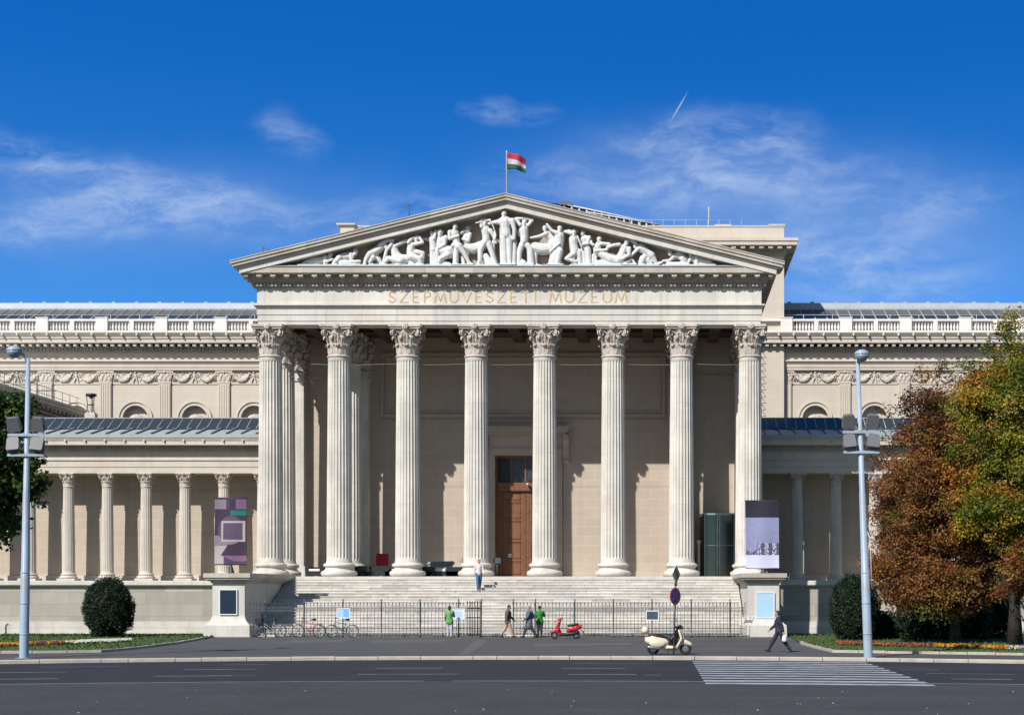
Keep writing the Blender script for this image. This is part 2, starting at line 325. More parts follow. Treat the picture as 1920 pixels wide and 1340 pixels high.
# kerb: individual stones following the bow
mb = MB(); x = -70.0
while x < 75:
    w = rnd.choice((.9, 1.2, 1.6, 1.6, 2.0)); a, b = x+.012, x+w-.012; dz = rnd.uniform(-.008, .01)+.015
    if 17.9 < x < 30: pass
    ya, yb = kerb_y(a), kerb_y(b)
    mb.add([(a,ya,-.16),(b,yb,-.16),(b,yb+.32,-.16),(a,ya+.32,-.16),(a,ya+.025,dz),(b,yb+.025,dz),(b,yb+.32,dz),(a,ya+.32,dz),(a,ya,dz-.03),(b,yb,dz-.03)],
           [(3,2,1,0),(4,5,6,7),(8,9,5,4),(0,1,9,8),(2,3,7,6),(1,2,6,5,9),(3,0,8,4,7)])
    x += w
tag(mb.build('kerb', MT['kerb']), kind='structure')
# asphalt patches and utility seams on the forecourt
def flat_poly(name, pxs, z, mat, dz=.004, parent=None, n=1):
    mb = MB(); pts = [G(*p, z) for p in pxs]; mb.add([(x, y, (gz(y) if z == 0 else z)+dz) for x, y in pts], [tuple(range(len(pts)))])
    return mb.build(name, mat, parent, fix=False)
mb = MB()
for poly in ([(858,1226),(880,1226),(915,1200),(893,1198)], [(700,1199),(835,1198.5),(833,1203),(690,1205)], [(540,1200),(660,1198),(640,1203),(520,1206)],
             [(1000,1206),(1180,1204),(1186,1208),(1000,1211)]):
    pts = [G(*p) for p in poly]; mb.add([(x, y, gz(y)+.004) for x, y in pts], [(0,1,2,3)])
tag(mb.build('pavement_patch', MT['patchm'], fix=False), kind='structure')
# road markings
mb = MB()
def dash(x0, x1, py, w=.13):
    (xa, ya), (xb, yb) = G(x0, py, ROADZ), G(x1, py, ROADZ); n = max(2, int((xb-xa)/1.2)); base = line_y((xa+xb)/2)
    for i in range(n):
        a, b = xa+(xb-xa)*i/n, xa+(xb-xa)*(i+1)/n; oa, ob = ya+(line_y(a)-base)*.8, ya+(line_y(b)-base)*.8
        mb.add([(a,oa-w/2,ROADZ+.005),(b,ob-w/2,ROADZ+.005),(b,ob+w/2,ROADZ+.005),(a,oa+w/2,ROADZ+.005)], [(0,1,2,3)])
for d in ((292,430,1266.6), (430,480,1265.4,.06), (671,861,1263.2), (348,478,1254.2), (705,829,1252.2), (1065,1194,1263.8), (1210,1240,1265,.08), (1054,1172,1252.2), (1075,1225,1243.2,.06), (0,120,1259.8), (0,105,1272.2),
          (420,500,1245.2,.07), (80,225,1249.2,.07), (1785,1895,1272.6), (1740,1900,1262.6,.07), (1690,1760,1255,.06)): dash(*d)
tag(mb.build('lane_marking', MT['paint'], fix=False), kind='structure')
mb = MB()
for i in range(len(XS)-1):
    a, b = XS[i], XS[i+1]
    for q in range(3):
        c, d = a+(b-a)*q/3, a+(b-a)*(q+1)/3
        if abs(c-2.5) < .4: continue
        mb.add([(c,line_y(c)-.06,ROADZ+.006),(d,line_y(d)-.06,ROADZ+.006),(d,line_y(d)+.07,ROADZ+.006),(c,line_y(c)+.07,ROADZ+.006)], [(0,1,2,3)])
tag(mb.build('edge_line', MT['paint'], fix=False), kind='structure')
mb = MB()
for k in range(11):
    py = PPY+(CZ-ROADZ)*FPX/(59.6+(45.6-59.6)*k/10)
    t = (py-1240)/42; xl, y0 = G(1298.5+24.5*t, py, ROADZ); xr, _ = G(1620+126*t, py, ROADZ); n = 12; w = .34
    for i in range(n):
        a, b = xl+(xr-xl)*i/n, xl+(xr-xl)*(i+1)/n; oa, ob = y0+line_y(a)-line_y(xl), y0+line_y(b)-line_y(xl)
        mb.add([(a,oa-w,ROADZ+.005),(b,ob-w,ROADZ+.005),(b,ob+w,ROADZ+.005),(a,oa+w,ROADZ+.005)], [(0,1,2,3)])
tag(mb.build('zebra_crossing', MT['paint'], fix=False), kind='structure')
# lawns with stone edging
def lawn(pxs, extra, seed):
    pts = [G(*p) for p in pxs]; ring = pts+extra
    mb = MB(); mb.add([(x, y, gz(y)+.05) for x, y in ring], [tuple(range(len(ring)))])
    me = mb.mesh('lawn', MT['grass'], fix=False)
    b = bmesh.new(); b.from_mesh(me); bmesh.ops.triangulate(b, faces=b.faces); bmesh.ops.subdivide_edges(b, edges=b.edges, cuts=10, use_grid_fill=True)
    for v in b.verts: v.co.z = gz(v.co.y)+.05
    b.to_mesh(me); b.free(); tag(link('lawn', me), kind='structure')
    eb = MB()
    for (xa, ya), (xb, yb) in zip(pts, pts[1:]):
        n = max(1, int(math.hypot(xb-xa, yb-ya)/1.0)); nx, ny = (yb-ya), -(xb-xa); q = math.hypot(nx, ny); nx, ny = nx/q*.16, ny/q*.16
        for i in range(n):
            g = .01; t0, t1 = (i+g)/n, (i+1-g)/n; p0 = (xa+(xb-xa)*t0, ya+(yb-ya)*t0); p1 = (xa+(xb-xa)*t1, ya+(yb-ya)*t1)
            h = .10+rnd.uniform(-.01, .012); z = gz((p0[1]+p1[1])/2)
            base = [(p0[0],p0[1]),(p1[0],p1[1]),(p1[0]+nx,p1[1]+ny),(p0[0]+nx,p0[1]+ny)]
            eb.add([(u, v, z-.05) for u, v in base]+[(u, v, z+h) for u, v in base], [(3,2,1,0),(4,5,6,7),(0,1,5,4),(1,2,6,5),(2,3,7,6),(3,0,4,7)])
    tag(eb.build('lawn_edging', MT['kerb']), kind='structure')
    # grass blades
    r = random.Random(seed); gb = MB(); xs = [p[0] for p in ring]; ys = [p[1] for p in ring]; cnt = 0
    def inside(x, y):
        c = False; j = len(ring)-1
        for i in range(len(ring)):
            xi, yi = ring[i]; xj, yj = ring[j]
            if (yi > y) != (yj > y) and x < (xj-xi)*(y-yi)/(yj-yi)+xi: c = not c
            j = i
        return c
    while cnt < 9000:
        x, y = r.uniform(max(min(xs), -34), min(max(xs), 34)), r.uniform(min(ys), max(ys)); cnt += 1
        if not inside(x, y): continue
        a = r.uniform(0, 6.28); h = r.uniform(.05, .13); z = gz(y)+.045; dx, dy = math.cos(a)*.05, math.sin(a)*.05
        gb.add([(x-dx, y-dy, z), (x+dx, y+dy, z), (x+r.uniform(-.04,.04), y+r.uniform(-.04,.04), z+h)], [(0,1,2)])
    tag(gb.build('grass', MT['grass'], fix=False), 'short mown grass blades on the lawn', 'grass', kind='stuff')
lawn([(384,1197.5),(330,1207),(290,1212),(240,1218),(190,1222.5),(60,1224),(-60,1225),(-400,1226)], [(-48, 8.6), (-15.7, 8.6), (-15.7, -9)], 3)
lawn([(2350,1231),(1920,1228),(1560,1222.5),(1525,1214),(1502,1207.5),(1499,1205)], [(17.2, 8.6), (52, 8.6)], 4)

# ------------------------------------------------------------------ museum: shared pieces
MUS = thing('museum', 'neoclassical stone museum with an eight-column portico, pediment and long colonnaded wings', 'museum', (0, 0, 0))
def shaft_mesh(name, rb, rt, h, flutes, depth, mat):
    mb = MB(); n = flutes*6; prof = []
    N = 14
    levels = [(0, 0), (.012, 0), (.022, 1)]+[(.022+(.978-.022)*i/N, 1) for i in range(1, N)]+[(.978, 1), (.988, 0), (1, 0)]
    for t, fl in levels:
        e = t+.10*math.sin(math.pi*t)*0; r = rb+(rt-rb)*(t**1.5)
        if t < .012: r *= 1.045
        if t > .988: r *= 1.03
        ring = []
        for i in range(n):
            ph = (i % 6)/6.0; d = depth*fl*math.sqrt(max(0, 1-(abs(ph*2-1)/.82)**2)) if abs(ph*2-1) < .82 else 0
            a = 2*math.pi*i/n; ring.append(((r-d)*math.cos(a), (r-d)*math.sin(a), h*t))
        prof.append(ring)
    vs = [p for ring in prof for p in ring]; fs = []
    for k in range(len(prof)-1): fs += [(k*n+i, k*n+(i+1) % n, (k+1)*n+(i+1) % n, (k+1)*n+i) for i in range(n)]
    mb.add(vs, fs, False); return mb.mesh(name, mat, fix=False)
def arc(c, r, a0, a1, n): return [(c[0]+r*math.cos(R(a0+(a1-a0)*i/n)), c[1]+r*math.sin(R(a0+(a1-a0)*i/n))) for i in range(n+1)]
def base_mesh(name, r, h, mat, plinth=False):
    mb = MB(); p = []
    z0 = 0
    if plinth: mb.box(-r*1.42, r*1.42, -r*1.42, r*1.42, 0, h*.3); z0 = h*.3
    H = h-z0
    p += [(r*1.2, z0)]+[(q[0], z0+q[1]) for q in arc((r*1.22, H*.21), H*.21, -90, 90, 6)]
    p += [(r*1.2, z0+H*.46), (r*1.12, z0+H*.52), (r*1.10, z0+H*.60), (r*1.13, z0+H*.66)]+[(q[0], z0+q[1]) for q in arc((r*1.12, H*.78), H*.13, -80, 85, 6)]
    p += [(r*1.06, z0+H*.93), (r*1.04, H+z0)]
    mb.lathe(p, 40); return mb.mesh(name, mat)
def leaf(mb, ang, r0, z0, h, w, out, lobes=3):
    """acanthus leaf: rises along the bell and curls outward at the tip"""
    path = [(r0, 0), (r0+.05*out, .3), (r0+.16*out, .6), (r0+.42*out, .86), (r0+.78*out, 1.0), (r0+1.0*out, .95), (r0+.98*out, .82)]
    ws = [.75, 1.0, .98, .9, .72, .5, .2]; n = 6
    u = Vector((math.cos(ang), math.sin(ang), 0)); t = Vector((-math.sin(ang), math.cos(ang), 0)); vs = []
    for k, (rr, zz_) in enumerate(path):
        for j in range(n+1):
            s = j/n*2-1; wob = 1+(.14 if (k % 2) else -.08); q = u*(rr-(.10*out)*abs(s)**1.5+(.05*out if j in (3,) else (-.03*out if j in (2, 4) else 0)))+t*(s*w*ws[k]*(wob if abs(s) > .9 else 1))
            vs.append((q.x, q.y, z0+h*zz_-(.05*h*abs(s)**2 if k > 2 else 0)))
    fs = [(k*(n+1)+j, k*(n+1)+j+1, (k+1)*(n+1)+j+1, (k+1)*(n+1)+j) for k in range(len(path)-1) for j in range(n)]
    mb.add(vs, fs, False)
def capital_mesh(name, r, h, hw, mat):
    mb = MB()
    mb.lathe([(r*1.0, 0), (r*1.10, .02*h), (r*1.12, .045*h), (r*1.04, .07*h), (r*.99, .08*h), (r*.99, .45*h), (r*1.06, .66*h), (r*1.22, .82*h), (r*1.26, .86*h)], 24)
    for i in range(8): leaf(mb, 2*math.pi*i/8, r*1.0, .08*h, .33*h, r*.36, r*.30)
    for i in range(8): leaf(mb, 2*math.pi*(i+.5)/8, r*1.0, .10*h, .56*h, r*.34, r*.46)
    for i in range(4):
        a = math.pi/4+i*math.pi/2; u = Vector((math.cos(a), math.sin(a), 0)); t = Vector((-math.sin(a), math.cos(a), 0))
        for sgn in (-1, 1):      # spiral volutes rolling out under the abacus corner
            st = [u*(r*.75)+t*sgn*r*.62+Vector((0,0,.45*h)), u*(r*.95)+t*sgn*r*.48+Vector((0,0,.62*h)), u*(r*1.25)+t*sgn*r*.26+Vector((0,0,.78*h)), u*(r*1.5)+t*sgn*r*.13+Vector((0,0,.84*h))]
            c = u*(r*1.52)+t*sgn*r*.13+Vector((0,0,.735*h)); sp = []
            for k in range(15):
                an = R(95-k*42); rr = h*.115*(1-k/17); sp.append(c+u*(rr*math.cos(an))+Vector((0,0,rr*math.sin(an)))+t*sgn*(-.02*r*k/15))
            mb.tube(st+sp, [r*.05, r*.06, r*.07, r*.075]+[r*.075*(1-k/22) for k in range(15)], 6)
        mb.ell(u*(r*1.5)+Vector((0,0,.735*h)), (r*.15, r*.15, h*.085), 8, 6)
        f = Vector((math.cos(i*math.pi/2), math.sin(i*math.pi/2), 0)); ft = Vector((-f.y, f.x, 0))
        for sgn in (-1, 1):
            c = f*r*1.16+ft*sgn*r*.30+Vector((0,0,.70*h)); mb.tube([f*r*1.05+ft*sgn*r*.12+Vector((0,0,.45*h)), f*r*1.12+ft*sgn*r*.16+Vector((0,0,.6*h))]+[c+ft*sgn*(h*.065*(1-k/12)*math.cos(R(200-k*45)))+Vector((0,0,h*.065*(1-k/12)*math.sin(R(200-k*45)))) for k in range(9)], r*.045, 5)
        o = f*(hw*.90)+Vector((0,0,.935*h))
        for k in range(7):
            an = k*2*math.pi/7; mb.ell(o+ft*(.06*h*math.cos(an))+Vector((0,0,.06*h*math.sin(an)))+f*.02, (.045*h,)*3, 6, 5)
        mb.ell(o+f*.05, .045*h, 8, 6)
    def aba(k, z0, z1):
        pts = []
        for i in range(4):
            a = math.pi/4+i*math.pi/2; b = a+math.pi/2
            c0 = Vector((math.cos(a), math.sin(a)))*hw*1.41*k; c1 = Vector((math.cos(b), math.sin(b)))*hw*1.41*k; m = (c0+c1)/2; mo = m*(.86)
            cut = .07
            for tt in (cut, .25, .5, .75, 1-cut):
                p = c0.lerp(c1, tt); bul = 1-(2*tt-1)**2; pts.append(tuple(p-m.normalized()*(hw*.14*bul)))
        mb.prism(pts, z0, z1, 'z')
    aba(.95, .865*h, .925*h); aba(1.02, .927*h, h)
    return mb.mesh(name, mat)
# portico column order
PB, PC, PT = 3.42, 17.03, 19.03        # terrace level, underside of capital, underside of architrave
BASE_H, RB, RT = .90, .775, .685
m_shaft = shaft_mesh('column', RB, RT, PC-PB-BASE_H, 24, .062, MT['column'])
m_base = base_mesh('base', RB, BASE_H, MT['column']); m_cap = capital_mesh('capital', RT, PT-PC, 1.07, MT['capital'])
def column(x, y, z, sh, ba, ca, bh, hh, label=None):
    o = link('column', sh, MUS, (x, y, z+bh)); link('base', ba, o, (0, 0, -bh)); link('capital', ca, o, (0, 0, hh-bh))
    if label: o['label'] = label
    return o
PX = [(i-3.5)*4.28 for i in range(8)]; BAY = 3.41
for x in PX: column(x, 0, PB, m_shaft, m_base, m_cap, BASE_H, PC-PB)
for x in (PX[0], PX[1], PX[6], PX[7]): column(x, BAY, PB, m_shaft, m_base, m_cap, BASE_H, PC-PB)
# square antae against the rear wall
def anta(x, y):
    mb = MB(); mb.box(x-.68, x+.68, y-.2, 7.3, PB+.75, PC-.01); mb.box(x-.86, x+.86, y-.4, 7.3, PB, PB+.35); mb.box(x-.78, x+.78, y-.3, 7.3, PB+.35, PB+.75); mb.box(x-.74, x+.74, y-.28, 7.3, PC-.6, PC-.4)
    o = mb.build('pilaster', MT['column'], MUS); me = capital_mesh('capital', .74, PT-PC, 1.0, MT['capital']); link('capital', me, o, (x, y+.5, PC))
for x in (PX[0], PX[1], PX[6], PX[7]): anta(x, 6.35)

# ------------------------------------------------------------------ portico: floor, stairs, walls, ceiling
mb = MB(); mb.box(-16.4, 16.4, -1.3, 9.0, -.6, PB); mb.build('terrace', MT['plinth'], MUS)
NS = 20; mb = MB(); SX0, SX1 = -13.55, 14.12; Y0, Y1 = -10.8, -1.302
r = random.Random(11)
for k in range(NS-1):
    y0 = Y0+(Y1-Y0)*k/(NS-1); z1 = PB*(k+1)/NS; x = SX0
    while x < SX1-.01:       # each step is laid from slabs that sit a little unevenly
        w = r.choice((1.6, 2.1, 2.6, 3.0)); xe = min(SX1, x+w); xe = SX1 if SX1-xe < .7 else xe
        j = r.uniform(-.012, .012); dz = r.uniform(-.006, .006)
        mb.box(x+.004, xe-.004, y0+j, Y1, max(-.5, z1-PB/NS-.25), z1+dz); mb.box(x+.004, xe-.004, y0+j-.03, y0+j+.2, z1-.045+dz, z1+dz-.002); x = xe
mb.build('staircase', MT['step'], MUS)
def cheek(x0, x1, inner):
    mb = MB(); f = -11.5
    mb.box(x0, x1, f, 0, .9, 2.96)
    o = mb.build('cheek_wall', MT['plinth'], MUS)
    mb = MB(); ys = (-.42, 0)   # flared foot
    e = .42
    for (za, ea), (zb, eb) in zip(((-.5, e), (.62, e-.04), (.72, e-.16), (.85, .14), (1.0, .05)), ((.62, e-.04), (.72, e-.16), (.85, .14), (1.0, .05), (1.15, .0))):
        a = [(x0-ea, f-ea, za), (x1+ea, f-ea, za), (x1+ea, 0, za), (x0-ea, 0, za)]; b = [(x0-eb, f-eb, zb), (x1+eb, f-eb, zb), (x1+eb, 0, zb), (x0-eb, 0, zb)]
        mb.add(a+b, [(0,1,5,4),(1,2,6,5),(2,3,7,6),(3,0,4,7),(4,5,6,7)])
    mb.build('plinth', MT['plinth'], o)
    mb = MB()
    for za, zb, ea in ((2.96, 3.06, .08), (3.06, 3.16, .2), (3.16, 3.26, .33), (3.26, 3.50, .40)): mb.box(x0-ea, x1+ea, f-ea, 0.3-ea*.1, za, zb)
    mb.build('coping', MT['rake'], o); return o
cheek(-15.4, -13.62, 1); cheek(14.2, 15.95, -1)
# rear wall with framed panels
WY = 6.9
mb = MB(); DX, DW, DH = .36, 2.05, 8.15
mb.box(-16.0, DX-DW, WY, WY+.8, PB, PT+.4); mb.box(DX+DW, 16.0, WY, WY+.8, PB, PT+.4); mb.box(DX-DW, DX+DW, WY, WY+.8, PB+DH, PT+.4)
mb.box(-9.2, DX-3.2, WY-.07, WY, PB, PB+.42); mb.box(DX+3.2, 9.6, WY-.07, WY, PB, PB+.42)
mb.box(-15.2, -14.4, WY+.8, 17, PB-1, PT+3); mb.box(14.4, 15.2, WY+.8, 17, PB-1, PT+3); mb.box(-15.2, 15.2, 17, 17.5, PB-1, 22.5); mb.box(-14.4, 14.4, 17.5, 27, 4, 16)
mb.build('portico_wall', MT['wall'], MUS)
mb = MB()
def frame(x0, x1, z0, z1, y, w=.16, d=.1):
    mb.box(x0, x1, y-d, y, z0, z0+w); mb.box(x0, x1, y-d, y, z1-w, z1); mb.box(x0, x0+w, y-d, y, z0+w, z1-w); mb.box(x1-w, x1, y-d, y, z0+w, z1-w)
frame(-9.3, 9.7, 14.1, 18.4, WY, .2, .14); frame(-9.0, 9.4, 14.4, 18.1, WY, .1, .07); mb.box(-9.3, 9.7, WY-.08, WY, 13.75, 13.95)
for z in (16.7,): mb.box(-15.9, -11.4, WY-.1, WY, z, z+.22); mb.box(11.4, 15.9, WY-.1, WY, z, z+.22)
mb.build('wall_moulding', MT['wall'], MUS)
# ceiling with beams
mb = MB(); mb.box(-15.2, 15.2, .72, WY+.6, PT+.42, PT+.8)
for x in [(-3+i)*4.28 for i in range(7)]: mb.box(x-.35, x+.35, .72, WY, PT+.05, PT+.42)
mb.box(-15, 15, BAY-.3, BAY+.3, PT+.1, PT+.42)
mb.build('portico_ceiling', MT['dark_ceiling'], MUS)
# doorway
ds = MB(); y = WY
ds.box(DX-DW-.42, DX-DW, y-.16, y, PB, PB+DH+.3); ds.box(DX+DW, DX+DW+.42, y-.16, y, PB, PB+DH+.3); ds.box(DX-DW, DX+DW, y-.16, y, PB+DH, PB+DH+.3)
ds.box(DX-DW-.55, DX+DW+.55, y-.2, y, PB+DH+.3, PB+DH+.46); ds.box(DX-DW-.42, DX+DW+.42, y-.13, y, PB+DH+.46, PB+DH+1.35)
ds.box(DX-DW-.65, DX+DW+.65, y-.45, y, PB+DH+1.35, PB+DH+1.5); ds.box(DX-DW-.8, DX+DW+.8, y-.75, y, PB+DH+1.5, PB+DH+1.72); ds.box(DX-DW-.9, DX+DW+.9, y-.85, y, PB+DH+1.72, PB+DH+1.86)
for s in (-1, 1):
    cx = DX+s*(DW+.66); ds.prism([(y, PB+DH+1.35), (y-.5, PB+DH+1.35), (y-.52, PB+DH+1.0), (y-.3, PB+DH+.6), (y-.2, PB+DH-.2), (y-.26, PB+DH-.45), (y, PB+DH-.6)], cx-.2, cx+.2, 'x')
    ds.box(DX+s*(DW+.55)-.06, DX+s*(DW+.55)+.06, y-.1, y, PB, PB+DH-.6)
ds.build('door_surround', MT['wall'], MUS)
door = MB(); door.box(DX-DW, DX-DW+.14, y+.3, y+.5, PB, PB+DH); door.box(DX+DW-.14, DX+DW, y+.3, y+.5, PB, PB+DH); door.box(DX-DW+.14, DX+DW-.14, y+.3, y+.5, PB+DH-.16, PB+DH); door.box(DX-DW+.14, DX+DW-.14, y+.22, y+.5, PB+6.0, PB+6.35)
door.box(DX-DW+.14, DX+DW-.14, y+.18, y+.3, PB+5.8, PB+6.0)
door.mi = 1; door.box(DX-DW, DX+DW, y+.55, y+.6, PB, PB+DH)
DO = door.build('door', [MT['wood'], MT['black']], MUS)
tw = MB(); tw.mi = 1; tw.box(DX-DW+.14, DX+DW-.14, y+.4, y+.44, PB+6.35, PB+DH-.16); tw.mi = 0
for k in range(1, 4): tw.box(DX-DW+.14+k*.94-.05, DX-DW+.14+k*.94+.05, y+.3, y+.4, PB+6.35, PB+DH-.16)
tw.mi = 2; zc = PB+6.35
for k in range(4):
    x0 = DX-DW+.2+k*.94; x1 = x0+.82
    for q in range(-7, 8):
        a = x0+q*.2
        for s in (1, -1):
            pts = []
            for tt in (0, 1):
                zz_ = zc+tt*1.6; xx = a+(tt*1.6 if s > 0 else 1.6-tt*1.6); pts.append((xx, zz_))
            (xa, za), (xb, zb) = pts
            if xa > xb: xa, za, xb, zb = xb, zb, xa, za
            if xb <= x0 or xa >= x1: continue
            if xa < x0: za += (zb-za)*(x0-xa)/(xb-xa); xa = x0
            if xb > x1: zb = za+(zb-za)*(x1-xa)/(xb-xa); xb = x1
            tw.tube([(xa, y+.38, za), (xb, y+.38, zb)], .020, 4)
tw.build('transom_window', [MT['wood'], MT['pane'], MT['iron']], DO)
def door_leaf(x0, x1, wicket=False):
    lf = MB(); yb = y+.38; zt = PB+5.8
    lf.box(x0, x1, yb, yb+.08, PB+.02, zt)
    zs = [.25, 1.05, 1.25, 2.35, 2.55, 3.75, 3.95, 5.0, 5.15, 5.6]
    a, b = x0+.28, x1-.28
    for x in (x0+.02, a-.16, b+.04, x1-.14): lf.box(x, x+.12, yb-.035, yb, PB+.05, zt-.03)
    for z in (.06, 1.1, 2.4, 3.8, 5.05): lf.box(a-.04, b+.04, yb-.03, yb, PB+z, PB+z+.12)
    lf.mi = 1
    for z in (.22, 1.28, 2.58, 3.97, 5.2):
        z2 = {.22: 1.05, 1.28: 2.35, 2.58: 3.75, 3.97: 5.0, 5.2: 5.7}[z]; frame_(lf, a+.06, b-.06, PB+z, PB+z2, yb)
    for i in range(38):      # carved beads
        for x in (x0+.2, x1-.2): lf.ell((x, yb-.02, PB+.2+i*.145), (.035, .02, .04), 6, 4)
    return lf.build('door_leaf', [MT['wood'], MT['wood_dark']], DO)
def frame_(q, x0, x1, z0, z1, yy, w=.05): q.box(x0, x1, yy-.025, yy, z0, z0+w); q.box(x0, x1, yy-.025, yy, z1-w, z1); q.box(x0, x0+w, yy-.025, yy, z0, z1); q.box(x1-w, x1, yy-.025, yy, z0, z1)
door_leaf(DX-DW+.14, DX-.01)
dl = door_leaf(DX+.01, DX+DW-.14)
mb = MB(); mb.box(DX+.36, DX+1.15, y+.33, y+.345, PB+.05, PB+2.2); mb.build('wicket_dark_sheet', MT['black'], dl)  # black sheet on the closed leaf paints the dark gap of a wicket
mb = MB(); mb.box(DX-1.18, DX-.98, y+.33, y+.34, PB+1.35, PB+1.6); mb.mi = 1; mb.box(DX-1.13, DX-1.03, y+.322, y+.329, PB+1.4, PB+1.52); mb.build('notice', [MT['white_trim'], MT['rake']], DO)

# ------------------------------------------------------------------ entablature and pediment
EX = 15.64; EB = 17.0
def ring_box(mb, e, yf, z0, z1, yb=EB):
    """band running along the front and back along both sides, e = half width, yf = front plane"""
    mb.box(-e, e, yf, .72, z0, z1); mb.box(-e, -14.2, .722, yb, z0, z1); mb.box(14.2, e, .722, yb, z0, z1)
mb = MB()
ring_box(mb, EX-.06, -.72, PT, PT+.22); ring_box(mb, EX-.02, -.76, PT+.225, PT+.60); ring_box(mb, EX+.02, -.80, PT+.605, PT+1.02)
ring_box(mb, EX+.08, -.88, PT+1.02, PT+1.09); ring_box(mb, EX+.14, -.94, PT+1.092, PT+1.15); ring_box(mb, EX+.20, -1.0, PT+1.152, PT+1.24)
mb.build('architrave', MT['entab'], MUS)
FZ0, FZ1 = PT+1.24, 21.25
mb = MB(); ring_box(mb, EX, -.78, FZ0, FZ1); FR = mb.build('frieze', MT['entab'], MUS)
co = MB()
ring_box(co, EX+.10, -.86, FZ1, FZ1+.045); ring_box(co, EX+.14, -.90, FZ1+.047, FZ1+.09)
ring_box(co, EX+.16, -.92, FZ1+.092, FZ1+.31)
n = 138
for i in range(n):
    x = -(EX+.28)+(2*EX+.56)*(i+.5)/n; co.box(x-.075, x+.075, -1.05, -.92, FZ1+.11, FZ1+.29)
for i in range(72):
    yy = -.85+i*.232
    for s in (-1, 1): co.box(min(s*(EX+.16), s*(EX+.29)), max(s*(EX+.16), s*(EX+.29)), yy, yy+.14, FZ1+.11, FZ1+.29)
ring_box(co, EX+.31, -1.07, FZ1+.312, FZ1+.36); ring_box(co, EX+.36, -1.11, FZ1+.362, FZ1+.46)
for i in range(200):
    x = -(EX+.34)+(2*EX+.68)*(i+.5)/200; co.ell((x, -1.12, FZ1+.41), (.055, .035, .045), 6, 4)
ring_box(co, EX+.40, -1.16, FZ1+.462, FZ1+.78)
for i in range(39):
    x = (i-19)*.852; co.box(x-.16, x+.16, -1.56, -1.16, FZ1+.60, FZ1+.775); co.box(x-.12, x+.12, -1.50, -1.16, FZ1+.54, FZ1+.60); co.ell((x, -1.52, FZ1+.61), (.12, .06, .06), 6, 5)
for i in range(19):
    yy = -.8+i*.9
    for s in (-1, 1): co.box(min(s*(EX+.40), s*(EX+.78)), max(s*(EX+.40), s*(EX+.78)), yy-.17, yy+.17, FZ1+.56, FZ1+.775)
co.build('cornice', MT['brown_stone'], MUS)
mb = MB()
mb.prism([(-1.66, FZ1+.82), (-1.62, FZ1+.78), (-.5, FZ1+.78), (-.5, FZ1+1.12), (-1.66, FZ1+1.12)], -16.5, 16.5, 'x')
mb.box(-16.5, -14.2, -.498, EB, FZ1+.78, FZ1+1.30); mb.box(14.2, 16.5, -.498, EB, FZ1+.78, FZ1+1.30)
mb.build('cornice_fascia', MT['rake'], MUS)
mb = MB(); mb.prism([(-1.66, FZ1+1.122), (-.4, FZ1+1.122), (-.4, FZ1+1.26), (-1.60, FZ1+1.26), (-1.72, FZ1+1.20)], -16.6, 16.6, 'x'); mb.build('cornice_capping', MT['zinc'], MUS)
LEDGE = FZ1+1.26
mb = MB(); mb.box(-15.2, 15.2, -1.56, -.6, LEDGE, LEDGE+.03); mb.build('pediment_ledge', MT['zinc'], MUS)
AX = -.12; HW = 17.0; ZT = 22.72; ZA = 26.88; TH = .86
def chevron(mb, drop0, drop1, yf, yb, hw=HW):
    """raking band both sides: drop0/drop1 measured down from the upper rake line"""
    sl = (ZA-ZT)/HW
    def z(x, d): return ZA-abs(x-AX)*sl-d
    for s in (-1, 1):
        xe = s*hw
        q = [(AX, ZA-drop0), (xe, z(xe, drop0)), (xe, z(xe, drop1)), (AX, ZA-drop1)]
        mb.prism(q, yf, yb, 'y')
mb = MB()
chevron(mb, .0, .06, -2.06, -.0, HW); chevron(mb, .06, .22, -2.02, -.0, HW-.02); chevron(mb, .22, .40, -1.95, -.0, HW-.12); chevron(mb, .405, .47, -1.86, -.0, HW-.22)
mb.build('raking_cornice', MT['brown_stone'] if 0 else MT['rake'], MUS)
mb = MB(); chevron(mb, .47, .54, -1.80, -.0, HW-.4); chevron(mb, .54, .86, -1.72, -.0, HW-.5); mb.build('raking_fascia', MT['entab'], MUS)
mb = MB(); chevron(mb, .86, .95, -.80, -.0, HW-1.4); mb.build('raking_bed_mould', MT['brown_stone'], MUS)
mb = MB(); sl = (ZA-ZT)/HW; mb.prism([(-15.4, LEDGE-.3), (15.2, LEDGE-.3), (15.2, LEDGE+.02), (AX, ZA-.9), (-15.4, LEDGE+.02)], -.62, .3, 'y'); mb.build('tympanum', MT['tymp'], MUS)
mb = MB()
for s in (-1, 1):
    mb.prism([(AX, ZA-.02), (s*HW*.985, ZA-HW*.985*sl-.02), (s*HW*.985, ZA-HW*.985*sl-.2), (AX, ZA-.2)], .01, EB, 'y')
for s in (-1, 1):
    for i in range(9): mb.box(AX+s*(1.5+i*1.7)-.02, AX+s*(1.5+i*1.7)+.02, .01, EB, ZA-(1.5+i*1.7)*sl-.02, ZA-(1.5+i*1.7)*sl+.06)
mb.build('portico_roof', MT['zinc'], MUS)
